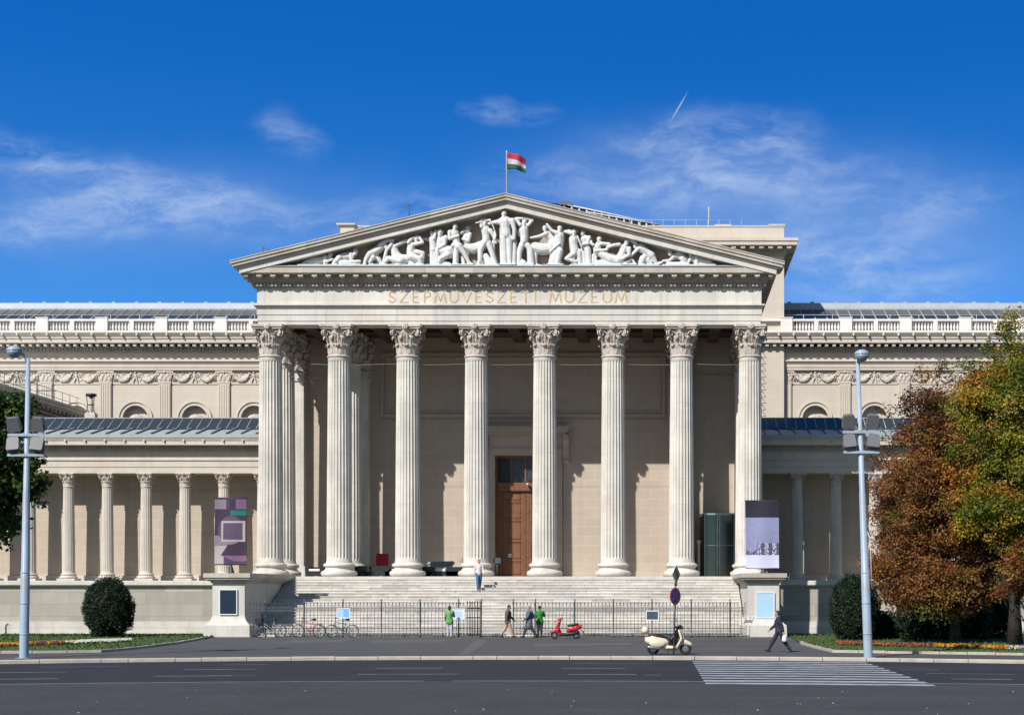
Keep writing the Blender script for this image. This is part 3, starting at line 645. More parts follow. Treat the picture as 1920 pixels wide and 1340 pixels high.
# carved letters, stroke by stroke
GL = {'S': [[(.88,.86),(.7,.97),(.45,1),(.2,.93),(.12,.77),(.22,.62),(.5,.52),(.78,.41),(.9,.24),(.8,.08),(.52,0),(.25,.04),(.08,.17)]], 'Z': [[(.08,1),(.92,1),(.05,0),(.95,0)]],
      'E': [[(.8,1),(.12,1),(.12,0),(.85,0)],[(.12,.52),(.68,.52)]], 'P': [[(.15,0),(.15,1),(.6,1),(.82,.88),(.84,.68),(.65,.52),(.15,.48)]], 'M': [[(.02,0),(.18,1),(.5,.12),(.82,1),(.98,0)]],
      'U': [[(.1,1),(.1,.3),(.22,.08),(.5,0),(.78,.08),(.9,.3),(.9,1)]], 'V': [[(.02,1),(.5,0),(.98,1)]], 'T': [[(0,1),(1,1)],[(.5,1),(.5,0)]], 'I': [[(.5,0),(.5,1)]]}
def letters(mb, word, x0, x1, z0, h, yf):
    wd = {'M': 1.15, 'I': .35, 'E': .8, 'P': .8, 'S': .78}; tot = sum(wd.get(c, .95) for c in word); gap = .30; k = (x1-x0)/(tot+gap*(len(word)-1)); x = x0
    for c in word:
        w = wd.get(c, .95)*k
        for st in GL[c]:
            for (a, b), (p, q) in zip(st, st[1:]):
                ax, az, bx, bz = x+a*w, z0+b*h, x+p*w, z0+q*h; dx, dz = bx-ax, bz-az; ln = math.hypot(dx, dz)
                th = .044 if abs(dx) < .25*ln or dx*dz < 0 else .028
                ux, uz = dx/ln, dz/ln; nx, nz = -uz*th, ux*th; e = th*.7; ax -= ux*e; az -= uz*e; bx += ux*e; bz += uz*e
                p4 = [(ax+nx, az+nz), (bx+nx, bz+nz), (bx-nx, bz-nz), (ax-nx, az-nz)]
                o = rnd.uniform(0, .004)
                mb.prism(p4, yf-.02-o, yf+.01, 'y')
        x += w+gap*k
mb = MB(); letters(mb, 'SZEPMUVESZETI', wx(728, -.78), wx(1007, -.78), wz(566.5, -.78), .64, -.78); letters(mb, 'MUZEUM', wx(1030, -.78), wx(1176, -.78), wz(566.5, -.78), .64, -.78)
mb.build('lettering', MT['gold'], FR)
# lightning rods and wires on the rake
for px, ytop, ybot in ((767, 383, 405), (493, 462, 477)):
    mb = MB(); x = wx(px, -1); mb.tube([(x, -1, wz(ybot+3, -1)), (x, -1, wz(ytop, -1))], .03, 5)
    if px == 767: mb.box(x-.12, x+.12, -1.05, -.95, wz(ytop+3, -1), wz(ytop, -1))
    else: mb.tube([(x, -1, wz(463, -1)), (x+.55, -1, wz(472, -1))], .02, 4)
    mb.build('lightning_rod', MT['iron'], MUS)

# ------------------------------------------------------------------ wings
W_COL, W_WALL, W_DADO, W_EAVE, W_UP = 9.5, 11.1, 8.7, 8.45, 15.8
WB, WC, WT = 3.23, 9.62, 10.55
w_shaft = shaft_mesh('column', .415, .35, WC-WB-.5, 20, .03, MT['wingcol'])
w_base = base_mesh('base', .43, .5, MT['wingcol'], True); w_cap = capital_mesh('capital', .355, WT-WC, .56, MT['relief'])
bal_m = MB(); bal_m.lathe([(.11, 0), (.11, .05), (.06, .07), (.065, .10), (.115, .22), (.12, .28), (.07, .42), (.055, .47), (.085, .50), (.06, .53), (.05, .60), (.09, .64), (.10, .70)], 8)
bal_m = bal_m.mesh('baluster', MT['white_trim'])
for v in bal_m.vertices: v.co.x *= .72; v.co.y *= .72
pil_m = MB()
pil_m.box(-.41, .41, -.14, 0, 13, 17.5)
for i in range(5): pil_m.box(-.36+i*.165, -.30+i*.165, -.17, -.14, 13, 17.42)
pil_m = pil_m.mesh('pilaster', MT['upper'])
pcap = MB(); pcap.box(-.47, .47, -.22, 0, 17.52, 17.60); pcap.x = Matrix.Diagonal((1, .6, 1, 1)); pcap.prism([(-.40, 17.6), (.40, 17.6), (.56, 18.3), (-.56, 18.3)], -.24, 0, 'y'); pcap.box(-.62, .62, -.38, 0, 18.3, 18.44)
for i in range(3): pcap.ell(((i-1)*.3, -.26, 17.85), (.13, .08, .2), 8, 6)
for i in range(2): pcap.ell(((i-.5)*.4, -.28, 18.08), (.12, .08, .15), 8, 6)
for s in (-1, 1): pcap.torus((s*.5, -.3, 18.2), .09, .05, 'y', 12, 6)
pcap.ell((0, -.36, 18.34), .1, 8, 6)
pcap = pcap.mesh('capital', MT['relief'])
for v in pcap.vertices: v.co.y *= .75
def garland_mesh():
    mb = MB(); r = random.Random(5)
    w = 4.28-1.1
    for s in (-1, 1):       # two swags either side of a winged figure
        pts = []; xs0 = s*.28; xs1 = s*(w/2-.1)
        for i in range(15):
            t = i/14; x = xs0+(xs1-xs0)*t; z = 18.26-.52*math.sin(math.pi*t)**.8; pts.append((x, -.12, z))
        mb.tube(pts, [.05+.13*math.sin(math.pi*i/14) for i in range(15)], 8)
        for i in range(60):
            t = r.random(); x = xs0+(xs1-xs0)*t; z = 18.26-.52*math.sin(math.pi*t)**.8; mb.ell((x+r.uniform(-.08,.08), -.2+r.uniform(-.04,.04), z+r.uniform(-.13,.13)*math.sin(math.pi*t)), r.uniform(.04, .075), 6, 4)
        for i in range(12): mb.ell((xs0+(xs1-xs0)*(i+.5)/12, -.05, 17.65+r.uniform(0, .62)), (.07, .05, .05), 6, 4)
        for q in range(3): mb.tube([(s*(w/2-.05), -.1, 18.3), (s*(w/2-.1-q*.06), -.12, 18.0), (s*(w/2-.02-q*.12), -.1, 17.65)], .03, 5)
    mb.ell((0, -.14, 18.3), (.085, .09, .1), 8, 6); mb.ell((0, -.12, 18.05), (.1, .09, .18), 8, 6)
    for s in (-1, 1): mb.cap((s*.05, -.12, 17.95), .07, (s*.17, -.12, 17.58), .04, 6); mb.cap((s*.08, -.12, 18.12), .045, (s*.3, -.1, 18.28), .03, 6); mb.ell((s*.24, -.07, 18.05), (.14, .04, .09), 6, 5)
    return mb.mesh('garland_relief', MT['relief'])
GARL = garland_mesh()
for v in GARL.vertices: v.co.y *= .55
def shell_mesh():
    mb = MB(); n = 11
    for i in range(n):
        a = R(8+164*i/(n-1)); mb.tube([(0, .30, 14.80), (.33*math.cos(a), .24, 14.80+.30*math.sin(a)), (.60*math.cos(a), .28, 14.80+.52*math.sin(a))], [.03, .075, .085], 6)
    mb.tube([(-.6, .3, 14.72), (0, .22, 14.62), (.6, .3, 14.72)], .06, 6)
    return mb.mesh('shell', MT['relief'])
SHELL = shell_mesh()
def niche_ring():
    mb = MB()
    for ra, rb, d in ((.92, 1.02, .09), (1.02, 1.16, .05), (1.16, 1.24, .13)):
        a = arc((0, 15.0), ra, 0, 180, 20); b = arc((0, 15.0), rb, 180, 0, 20)
        for i in range(20): mb.add([(a[i][0],-d,a[i][1]),(a[i+1][0],-d,a[i+1][1]),(b[19-i][0],-d,b[19-i][1]),(b[20-i][0],-d,b[20-i][1]), (a[i][0],.02,a[i][1]),(a[i+1][0],.02,a[i+1][1]),(b[19-i][0],.02,b[19-i][1]),(b[20-i][0],.02,b[20-i][1])], [(0,1,2,3),(0,1,5,4),(3,2,6,7)])
        for s in (-1, 1): mb.box(min(s*ra, s*rb), max(s*ra, s*rb), -d, .02, 13, 15.0)
    return mb.mesh('niche_surround', MT['trim'])
NRING = niche_ring()
def lion_heads(mb, xs, y, z, r=.1):
    for x in xs: mb.ell((x, y, z), (r, r*.8, r*1.1), 7, 5); mb.ell((x, y-.05, z-r*.9), (r*.6, r*.5, r*.5), 6, 4)
# upper storey and attic: built nearer, then scaled up about the camera point
CAM_SCALE = 1.0967; CAM_SCALE_OFF = Vector((-.91, 9.67, -.24))
def upper(o): o.location = CAM_SCALE_OFF+Vector(o.location)*CAM_SCALE; o.scale = (CAM_SCALE,)*3; return o
def wing(side, xin, xout, cols, pil0, npil):
    """xin: end at the portico, xout: far end; cols: column positions; pil0: pilaster nearest the portico"""
    x0, x1 = min(xin, xout), max(xin, xout)
    # podium
    mb = MB(); mb.box(x0, x1, W_DADO, W_WALL, -.9, 2.84); d = mb.build('podium_wall', MT['dado'], MUS)
    mb = MB(); mb.box(x0, x1, W_DADO-.10, W_DADO, -.9, .18); mb.box(x0, x1, W_DADO-.06, W_DADO, .182, .46); mb.box(x0, x1, W_DADO-.12, W_WALL, 2.842, 2.93); mb.box(x0, x1, W_DADO-.28, W_WALL, 2.932, 3.14); mb.box(x0, x1, W_DADO-.22, W_WALL, 3.142, WB)
    mb.build('podium_ledge', MT['plinth'], MUS)
    # colonnade wall and columns
    mb = MB(); mb.box(x0, x1, W_WALL, W_WALL+.6, 3.0, WT+1.0); mb.mi = 1; mb.box(x0, x1, W_WALL-.12, W_WALL, WB, WB+.36); mb.mi = 0; mb.box(x0, x1, W_WALL-.07, W_WALL, WC-.35, WC-.2)
    mb.build('colonnade_wall', [MT['wall'], MT['wingcol']], MUS)
    for x in cols: column(x, W_COL, WB, w_shaft, w_base, w_cap, .5, WC-WB)
    mb = MB(); f = W_COL-.42
    mb.box(x0, x1, f+.04, W_WALL, WT, WT+.42); mb.box(x0, x1, f, W_WALL, WT+.422, WT+.86); mb.box(x0, x1, f-.07, W_WALL, WT+.862, WT+.95); mb.box(x0, x1, f+.02, W_WALL, WT+.952, WT+1.46)
    mb.build('colonnade_entablature', MT['trim'], MUS)
    mb = MB(); z = WT+1.46
    mb.box(x0, x1, f-.08, W_WALL, z+.002, z+.10); mb.box(x0, x1, f-.10, W_WALL, z+.102, z+.34)
    nn = int((x1-x0)/.2)
    for i in range(nn): mb.box(x0+.2*i+.03, x0+.2*i+.14, f-.2, f-.1, z+.12, z+.33)
    mb.box(x0, x1, f-.26, W_WALL, z+.342, z+.40)
    mb.build('dentil_band', MT['brown_stone'], MUS)
    mb = MB(); mb.box(x0, x1, f-.72, W_WALL, z+.402, z+.72); mb.box(x0, x1, f-.78, W_WALL, z+.722, z+.80)
    st = 1.335; xs = [x0+.4+st*i for i in range(int((x1-x0)/st))]; lion_heads(mb, xs, f-.78, z+.70, .085)
    mb.build('eave_cornice', MT['trim'], MUS)
    # zinc roof with glazed upper strip
    ze = z+.80; mb = MB()
    mb.prism([(f-.80, ze+.002), (f-.84, ze+.10), (f-.84, ze+.30), (f-.6, ze+.34), (f-.6, ze+.02)], x0, x1, 'x')
    mb.prism([(f-.6, ze+.30), (W_EAVE+2.75, 13.72), (W_EAVE+2.75, 13.4), (f-.6, ze)], x0, x1, 'x')
    mb.prism([(W_EAVE+4.45, 14.62), (W_EAVE+4.45, 14.75), (W_EAVE+4.75, 14.78), (W_UP, 14.3), (W_UP, 13.9), (W_EAVE+4.7, 14.4)], x0, x1, 'x')
    mb.mi = 1; ribs = int((x1-x0)/1.02)
    for i in range(ribs):
        x = x0+.3+1.02*i; mb.add([(x-.035, f-.55, ze+.32),(x+.035, f-.55, ze+.32),(x+.035, W_EAVE+2.75, 13.72),(x-.035, W_EAVE+2.75, 13.72),(x-.035, f-.55, ze+.42),(x+.035, f-.55, ze+.42),(x+.035, W_EAVE+2.75, 13.82),(x-.035, W_EAVE+2.75, 13.82)], [(4,5,6,7),(0,1,5,4),(1,2,6,5),(3,0,4,7),(2,3,7,6)])
        mb.mi = 2; mb.box(x-.3, x+.05, W_EAVE+2.62, W_EAVE+2.8, 13.72, 13.86); mb.mi = 1
    mb.build('wing_roof', [MT['zinc'], MT['zinc_dark'], MT['iron']], MUS)
    mb = MB(); mb.prism([(W_EAVE+2.8, 13.78), (W_EAVE+4.45, 14.70), (W_EAVE+4.45, 14.5), (W_EAVE+2.8, 13.55)], x0, x1, 'x'); mb.mi = 1
    for i in range(int((x1-x0)/.69)):
        x = x0+.2+.69*i; mb.tube([(x, W_EAVE+2.8, 13.80), (x, W_EAVE+4.45, 14.72)], .022, 4)
    mb.build('roof_glazing', [MT['skyglass'], MT['mullion']], MUS)
    # upper wall with half-round niches
    sg = -1 if side == 'l' else 1
    bays = [pil0+sg*4.28*i for i in range(-1, npil)]
    uw = MB(); zt = 17.5; z0 = 13.0
    zlev = [(17.5, 18.46, -.02), ]
    for i, p in enumerate(bays):
        a, b = p, p+sg*4.28; xa, xb = max(x0, min(a, b)), min(x1, max(a, b)); xc = (a+b)/2
        if xb-xa < .5: continue
        if xc-1 < xa or xc+1 > xb:
            uw.add([(xa,W_UP,z0),(xb,W_UP,z0),(xb,W_UP,zt),(xa,W_UP,zt)], [(0,1,2,3)]); continue
        A = arc((xc, 15.0), .93, 180, 0, 20); n = len(A)
        for (pa, pb), k in zip(zip(A, A[1:]), range(n-1)):
            ta, tb = xa+(xb-xa)*k/(n-1), xa+(xb-xa)*(k+1)/(n-1)
            uw.add([(pa[0],W_UP,pa[1]),(pb[0],W_UP,pb[1]),(tb,W_UP,zt),(ta,W_UP,zt)], [(0,1,2,3)])
            uw.add([(pa[0],W_UP,pa[1]),(pb[0],W_UP,pb[1]),(pb[0],W_UP+.42,pb[1]),(pa[0],W_UP+.42,pa[1])], [(0,1,2,3)])
        uw.add([(xa,W_UP,z0),(xc-.93,W_UP,z0),(xc-.93,W_UP,15),(xa,W_UP,zt)], [(0,1,2,3)]); uw.add([(xb,W_UP,z0),(xc+.93,W_UP,z0),(xc+.93,W_UP,15),(xb,W_UP,zt)], [(0,1,2,3)])
        for s in (-1, 1): uw.add([(xc+s*.93,W_UP,z0),(xc+s*.93,W_UP,15),(xc+s*.93,W_UP+.42,15),(xc+s*.93,W_UP+.42,z0)], [(0,1,2,3)])
        mb = MB(); mb.box(xc-1, xc+1, W_UP+.42, W_UP+.5, z0, 16.1); nb = upper(mb.build('niche', MT['upper'], MUS))
        link('niche_surround', NRING, nb, (xc, W_UP, 0)); link('shell', SHELL, nb, (xc, W_UP, 0))
    uw.box(x0, x1, W_UP+.55, W_UP+.9, 12.5, 21.2); uw.box(x0, x1, W_UP, W_UP+.548, zt, 18.46)
    uw.box(x0, x1, W_UP-.05, W_UP, 17.46, 17.52)
    upper(uw.build('upper_wall', MT['upper'], MUS, fix=False))
    for p in bays:
        if x0+.4 < p < x1-.4:
            o = upper(link('pilaster', pil_m, MUS, (p, W_UP, 0))); link('capital', pcap, o)
        c = p+sg*2.14
        if x0+1.6 < c < x1-1.6: upper(link('garland_relief', GARL, MUS, (c, W_UP, 0)))
    y = W_UP
    mb = MB(); mb.box(x0, x1, y-.22, y+.5, 18.462, 18.66); mb.box(x0, x1, y-.26, y+.5, 18.662, 18.92); mb.box(x0, x1, y-.31, y+.5, 18.922, 19.06); mb.box(x0, x1, y-.42, y+.5, 19.062, 19.14); mb.box(x0, x1, y-.18, y+.5, 19.142, 19.72)
    upper(mb.build('upper_entablature', MT['trim'], MUS))
    mb = MB(); mb.box(x0, x1, y-.26, y+.5, 19.722, 19.82); mb.box(x0, x1, y-.32, y+.5, 19.822, 20.02); nn = int((x1-x0)/.26)
    for i in range(nn): mb.box(x0+.26*i+.04, x0+.26*i+.18, y-.42, y-.32, 19.84, 20.0)
    mb.box(x0, x1, y-.46, y+.5, 20.022, 20.10)
    mb.mi = 1
    for i in range(int((x1-x0)/.535)): mb.box(x0+.535*i+.1, x0+.535*i+.33, y-.98, y-.46, 20.08, 20.30)
    upper(mb.build('modillion_band', [MT['brown_stone'], MT['trim']], MUS))
    mb = MB(); mb.box(x0, x1, y-1.1, y+.5, 20.302, 20.60); mb.box(x0, x1, y-1.16, y+.5, 20.602, 20.70); mb.prism([(y-1.16, 20.702), (y-1.36, 20.98), (y-1.36, 21.04), (y+.5, 21.04), (y+.5, 20.702)], x0, x1, 'x')
    st = 1.07; lion_heads(mb, [x0+.5+st*i for i in range(int((x1-x0)/st))], y-1.33, 20.86, .10)
    upper(mb.build('upper_cornice', MT['trim'], MUS))
    # balustrade
    mb = MB(); yb = y-.7
    mb.box(x0, x1, yb-.22, yb+.22, 21.042, 21.20); mb.box(x0, x1, yb-.2, yb+.2, 21.90, 22.04)
    for p in bays:
        if x0 < p < x1: mb.box(p-.42, p+.42, yb-.26, yb+.26, 21.06, 22.10); mb.box(p-.46, p+.46, yb-.3, yb+.3, 22.10, 22.16)
        c = p+sg*2.14
        if x0 < c < x1: mb.box(c-.15, c+.15, yb-.2, yb+.2, 21.2, 21.90)
    bo = upper(mb.build('balustrade', MT['white_trim'], MUS))
    far = MB()
    for p in bays:
        for half in (0, 1):
            lo = .42 if half == 0 else 2.29; hi = 1.99 if half == 0 else 3.86
            for k in range(7):
                x = p+sg*(lo+(hi-lo)*(k+.5)/7)
                lim = (-38.8, 26.4)
                if x0+.2 < x < x1-.2 and lim[0] < x < lim[1]:
                    link('baluster', bal_m, bo, (x, yb, 21.2))
                elif x0+.2 < x < x1-.2 and -46 < x < 40: far.lathe([(.08, 0), (.08, .05), (.045, .07), (.047, .10), (.083, .22), (.086, .28), (.05, .42), (.04, .47), (.06, .50), (.036, .60), (.065, .64), (.072, .70)], 8, (x, yb, 21.2))
    tag(far.build('baluster', MT['white_trim'], bo), kind='stuff')
    # glazed ridge roof behind
    mb = MB(); ya, yz = 17.2, 20.9
    mb.prism([(ya, 22.2), (yz, 23.75), (yz, 23.5), (ya, 21.0)], x0, x1, 'x'); mb.mi = 1
    for i in range(int((x1-x0)/.9)):
        x = x0+.2+.9*i; mb.tube([(x, ya, 22.22), (x, yz, 23.77)], .035, 4)
    mb.mi = 3; mb.box(x0, x1, 16.9, 17.15, 20.9, 22.12); mb.mi = 2; mb.prism([(yz, 23.752), (yz, 23.86), (yz+.2, 24.30), (yz+3, 24.36), (yz+3, 23.0), (yz, 23.2)], x0, x1, 'x')  # dark strip added behind the balusters to paint their gaps dark
    for i in range(int((x1-x0)/1.75)): mb.box(x0+.3+1.75*i, x0+.55+1.75*i, yz+.3, yz+.6, 24.30, 24.42)
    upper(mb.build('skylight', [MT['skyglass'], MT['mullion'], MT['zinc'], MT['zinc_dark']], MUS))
    mb = MB()
    for z in (22.62, 22.3): mb.tube([(x0, 16.6, z), (x1, 16.6, z)], .018, 4)
    for i in range(int((x1-x0)/2.1)): mb.tube([(x0+2.1*i+.4, 16.6, 22.64), (x0+2.1*i+.4, 16.6, 21.2)], .02, 4)
    upper(mb.build('roof_railing', MT['mullion'], MUS))
wing('l', -15.2, -50, [-17.85-2.655*i for i in range(10)], -22.2, 8)
wing('r', 15.2, 48, [18.72+2.655*i for i in range(9)], 22.7, 7)

# central block behind the pediment, its attic and glazed roof
BX0, BX1, BY = wx(640, 15.2), wx(1470, 15.2), 15.2
mb = MB(); mb.box(BX0, BX1, BY, BY+12, 12.5, 28.7); upper(mb.build('attic_block', MT['upper'], MUS))
mb = MB(); mb.box(BX0-.12, BX1+.12, BY-.12, BY+12.1, 26.62, 26.75); mb.box(BX0-.2, BX1+.2, BY-.2, BY+12.1, 26.752, 26.98)
for i in range(int((BX1-BX0)/.3)): mb.box(BX0+.3*i, BX0+.3*i+.14, BY-.3, BY-.2, 26.77, 26.96)
mb.box(BX0-.36, BX1+.36, BY-.36, BY+12.1, 26.982, 27.06); mb.box(BX0-.4, BX1+.4, BY-.4, BY+12.1, 27.062, 27.2)
x = BX1+.3
while x > BX0: mb.box(x-.16, x+.16, BY-.85, BY-.4, 27.0, 27.22); x -= .66
for i in range(17): mb.box(BX1+.4, BX1+.82, BY-.3+i*.7, BY+.02+i*.7, 27.0, 27.22)
upper(mb.build('attic_modillions', MT['brown_stone'], MUS))
mb = MB(); mb.box(BX0-.95, BX1+.88, BY-.95, BY+12.1, 27.222, 27.50); mb.box(BX0-1.0, BX1+.95, BY-1.02, BY+12.1, 27.502, 27.72); mb.box(BX0-.05, BX1+.05, BY-.05, BY+12.05, 28.702, 28.80)
mb.box(BX0-.05, BX0+.95, BY-.12, BY+1.2, 27.72, 28.80); mb.box(BX0-.3, BX0+1.05, BY-.3, BY+1.4, 28.802, 28.92)
mb.box(BX1-1.1, BX1+.08, BY-.08, BY+1.2, 28.802, 28.90); mb.box(BX1-13.4, BX1-12.2, BY, BY+.9, 28.802, 28.95); mb.box(BX1-5, BX1-3.8, BY, BY+.9, 28.802, 28.90)
upper(mb.build('attic_cornice', MT['trim'], MUS))
mb = MB()       # rusty rungs of the wall ladder next to the last portico column
for i in range(13):
    z = 15.4+i*.47; mb.tube([(16.1, BY-.02, z), (16.1, BY-.3, z), (16.75, BY-.3, z), (16.75, BY-.02, z)], .022, 4)
upper(mb.build('wall_ladder', MT['iron_dark'], MUS))
GY = 22.0
def gp(px, py): return (wx(px, GY), wz(py, GY))
mb = MB(); mb.prism([gp(900, 372), gp(1058, 382), gp(1240, 421), gp(1240, 440), gp(900, 440)], GY, GY+10, 'y'); mb.mi = 1
for i in range(14):
    t = i/13; x, z = gp(1058+182*t, 382+39*t); mb.box(x-.06, x+.06, GY-.06, GY, z-1.6, z-.05)
(xa, za), (xb, zb) = gp(1100, 398), gp(1240, 422); mb.tube([(xa, GY-.1, za), (xb, GY-.1, zb)], .05, 4)
(xa, za), (xb, zb) = gp(1058, 382), gp(1240, 421); mb.tube([(xa, GY-.1, za-.05), (xb, GY-.1, zb-.05)], .06, 4)
upper(mb.build('rear_skylight', [MT['skyglass'], MT['mullion']], MUS))
mb = MB(); (xa, z1), (xb, z0) = gp(1050, 380), gp(1073, 392); mb.box(xa+.1, xb-.1, GY, GY+1, z0, z1-.15); mb.prism([(xa-.1, z1-.2), (xb+.1, z1-.2), ((xa+xb)/2+.3, z1+.08), ((xa+xb)/2-.3, z1+.08)], GY-.2, GY+1.2, 'y'); upper(mb.build('roof_lantern', MT['zinc_dark'], MUS))
mb = MB()
for i in range(11):
    x = wx(1180, BY+2)+i*.82; mb.tube([(x, BY+2, 28.75), (x, BY+2, 29.7)], .012, 4)
for z in (29.25, 29.68): mb.tube([(wx(1180, BY+2), BY+2, z), (wx(1180, BY+2)+8.2, BY+2, z)], .010, 4)
upper(mb.build('attic_railing', MT['mullion'], MUS))
mb = MB(); x = wx(1329, BY+3); mb.tube([(x, BY+3, 28.7), (x, BY+3, wz(388, BY+3))], [.055, .045], 6); upper(mb.build('antenna_mast', MT['rake'], MUS))
# side eave of the raised corner pavilion at the far left, running back to the main wall
PVX, PVZ = -36.1, 16.2
mb = MB(); mb.box(-60, PVX-1.1, 10, 27, 12, PVZ-.02); mb.build('pavilion_wall', MT['upper'], MUS)
mb = MB(); mb.box(-60, PVX, 8.6, 27.5, PVZ+.16, PVZ+.42); mb.box(-60, PVX+.08, 8.5, 27.5, PVZ+.422, PVZ+.56); mb.build('pavilion_cornice', MT['trim'], MUS)
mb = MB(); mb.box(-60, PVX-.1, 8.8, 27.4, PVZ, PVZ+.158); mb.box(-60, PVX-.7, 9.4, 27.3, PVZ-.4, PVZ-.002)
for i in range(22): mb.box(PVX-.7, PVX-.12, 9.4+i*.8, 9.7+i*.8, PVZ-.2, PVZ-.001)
mb.build('pavilion_soffit', MT['brown_stone'], MUS)  # shade under the eave is put into the colour by this darker stone
mb = MB(); mb.box(-60, PVX-.2, 8.8, 27.4, PVZ+.562, PVZ+.7); mb.build('pavilion_roof', MT['zinc'], MUS)
mb = MB()
for z in (1.0, 1.55): mb.tube([(PVX-.5, 9, PVZ+z), (PVX-.5, 26.5, PVZ+z)], .02, 4)
for i in range(12): mb.tube([(PVX-.5, 9+i*1.55, PVZ+.6), (PVX-.5, 9+i*1.55, PVZ+1.58)], .022, 4)
for i in range(8): mb.tube([(PVX-.5, 14+i*.24, PVZ+.6), (PVX-.5, 14+i*.24, PVZ+1.9)], .014, 4)
mb.tube([(PVX-.2, 17.2, PVZ-1.5), (PVX-.2, 17.2, PVZ+1.6)], .05, 5); mb.box(PVX-.2, PVX+1.2, 17.15, 17.25, PVZ+.95, PVZ+1.02)
mb.build('pavilion_railing', MT['iron'], MUS)
# bronze tripod on the pavilion corner
TYY = 24.5; x, z = wx(171, TYY), wz(778, TYY)
T = thing('roof_tripod', 'dark bronze tripod bowl on a stone block at the left roof edge', 'tripod', (x, TYY, z))
mb = MB(); mb.lathe([(.34, 1.45), (.42, 1.5), (.42, 1.62), (.36, 1.66), (.36, 1.52), (.1, 1.35), (.12, 1.3)], 14); mb.build('bowl', MT['iron_dark'], T)
mb = MB()
for i in range(3):
    a = R(90+120*i); mb.tube([(.36*math.cos(a), .36*math.sin(a), 1.5), (.27*math.cos(a), .27*math.sin(a), .8), (.34*math.cos(a), .34*math.sin(a), .2)], .035, 6)
mb.tube([(0, 0, .2), (0, 0, 1.35)], .022, 6); mb.torus((0, 0, .8), .22, .03, 'z', 16, 5); mb.build('tripod_legs', MT['iron_dark'], T)
mb = MB(); mb.box(-.4, .4, -.35, .35, -1.8, .1); mb.box(-.32, .32, -.3, .3, .1, .2); mb.build('pedestal', MT['plinth'], T)
# thin cable strung between the columns
tag(MB().tube([(-12.5+i*1.6, .1, 16.70-.05*math.sin(math.pi*(i % 3)/3)) for i in range(18)], .009, 4).build('cable', MT['zinc']), 'thin pale cable strung across the portico columns below the capitals', 'cable')
# flag on the apex
FL = thing('flagpole', 'white flagpole with red, white and green flag above the pediment apex', 'flag', (AX, -1.2, ZA-.1))
mb = MB(); mb.lathe([(.05, 0), (.04, 2.8), (.055, 2.82), (.0, 2.92)], 8); mb.box(-.18, .18, -.18, .18, -.1, .06); mb.build('pole', MT['white_trim'], FL)
MT['fr'] = material('red flag cloth', (.34, .022, .045), .8, .1, 3); MT['fw'] = material('white flag cloth', (.42, .42, .46), .8, .06, 3); MT['fg'] = material('green flag cloth', (.010, .085, .048), .8, .1, 3)
mb = MB(); nx, nz = 16, 9
for i in range(nx+1):
    for k in range(nz+1):
        u = i/nx; v = k/nz; X = .05+1.12*u; Z = 2.78-.04*u-.28*u*u-1.02*v-.10*u*math.sin(5*v); Yy = .13*math.sin(u*8+v*1.2)*(.25+u); mb.v.append((X, Yy, Z))
for i in range(nx):
    for k in range(nz): mb.f.append((i*(nz+1)+k, i*(nz+1)+k+1, (i+1)*(nz+1)+k+1, (i+1)*(nz+1)+k)); mb.m.append(k//3); mb.sm.append(True)
fo = mb.build('flag', [MT['fr'], MT['fw'], MT['fg']], FL, fix=False); so = fo.modifiers.new('thick', 'SOLIDIFY'); so.thickness = .012

# ------------------------------------------------------------------ statues standing in the pediment
SY = -1.14
ZMAP = {5: (550, 9.143), 6: (740, 9.143), 7: (930, 9.143), 8: (1120, 8.348)}
def statue(label, view, head, chains, base=None, dy=0.0):
    """joint chains [(x, y, radius), ...] give the pose; each chain is [depth, joints...]; one fused marble figure"""
    x0, k = ZMAP[view]; pm = (SY-CY)/FPX
    def P(x, y, d=0): return Vector((wx(x0+x/k, SY), SY+dy+d, wz(390+y/k, SY)))
    sc = pm/k; sh = []
    zmin = LEDGE+.02
    def cl(p, r): p.z = max(p.z, zmin+r*.5); return p
    for c in ([head] if head and not isinstance(head[0], (list, tuple)) else (head or [])):
        x, y, r = c[:3]; d = c[3] if len(c) > 3 else -.12; p = P(x, y, d); rr = r*sc
        sh.append((p, (rr*.82, rr*.95, rr*1.12))); sh.append((p+Vector((0, rr*.1, rr*.35)), (rr*.9, rr*1.0, rr*.85)))     # skull and hair mass
        sh.append((p+Vector((0, -rr*.9, -rr*.08)), (rr*.16, rr*.22, rr*.22))); sh.append((p+Vector((0, -rr*.55, -rr*.75)), (rr*.4, rr*.4, rr*.35)))   # nose, chin
    for ch in chains:
        d = ch[0]; js = ch[1:]
        if len(js) == 1: x, y, r = js[0]; sh.append((cl(P(x, y, d), r*sc), (r*sc,)*3))
        for (xa, ya, ra), (xb, yb, rb) in zip(js, js[1:]): sh.append((cl(P(xa, ya, d), ra*sc), ra*sc*1.06, cl(P(xb, yb, d), rb*sc), rb*sc*1.06))
    for b in (base or []):
        xa, xb, y = b; pa, pb = P(xa, y), P(xb, y); n = max(2, int((pb.x-pa.x)/.12))
        for i in range(n+1): p = pa.lerp(pb, i/n); sh.append((Vector((p.x, SY+dy, zmin+.05)), (.14, .4, .09)))
    o = blob('statue', sh, .033, MT['statue'], smooth=1); return tag(o, label, 'statue', 'white marble statues in the pediment')
F_, B_ = -.20, .14
statue('white marble nude lying flat in the far left corner of the pediment, head raised', 5, (640,825,50), [[0,(600,880,48),(555,870,58),(400,905,66),(230,940,52),(110,975,22)],[F_,(560,850,34),(548,945,27),(690,888,18)],[0,(330,880,30),(350,960,30)],[0,(380,880,30),(395,960,30)]], [(100,700,985)])
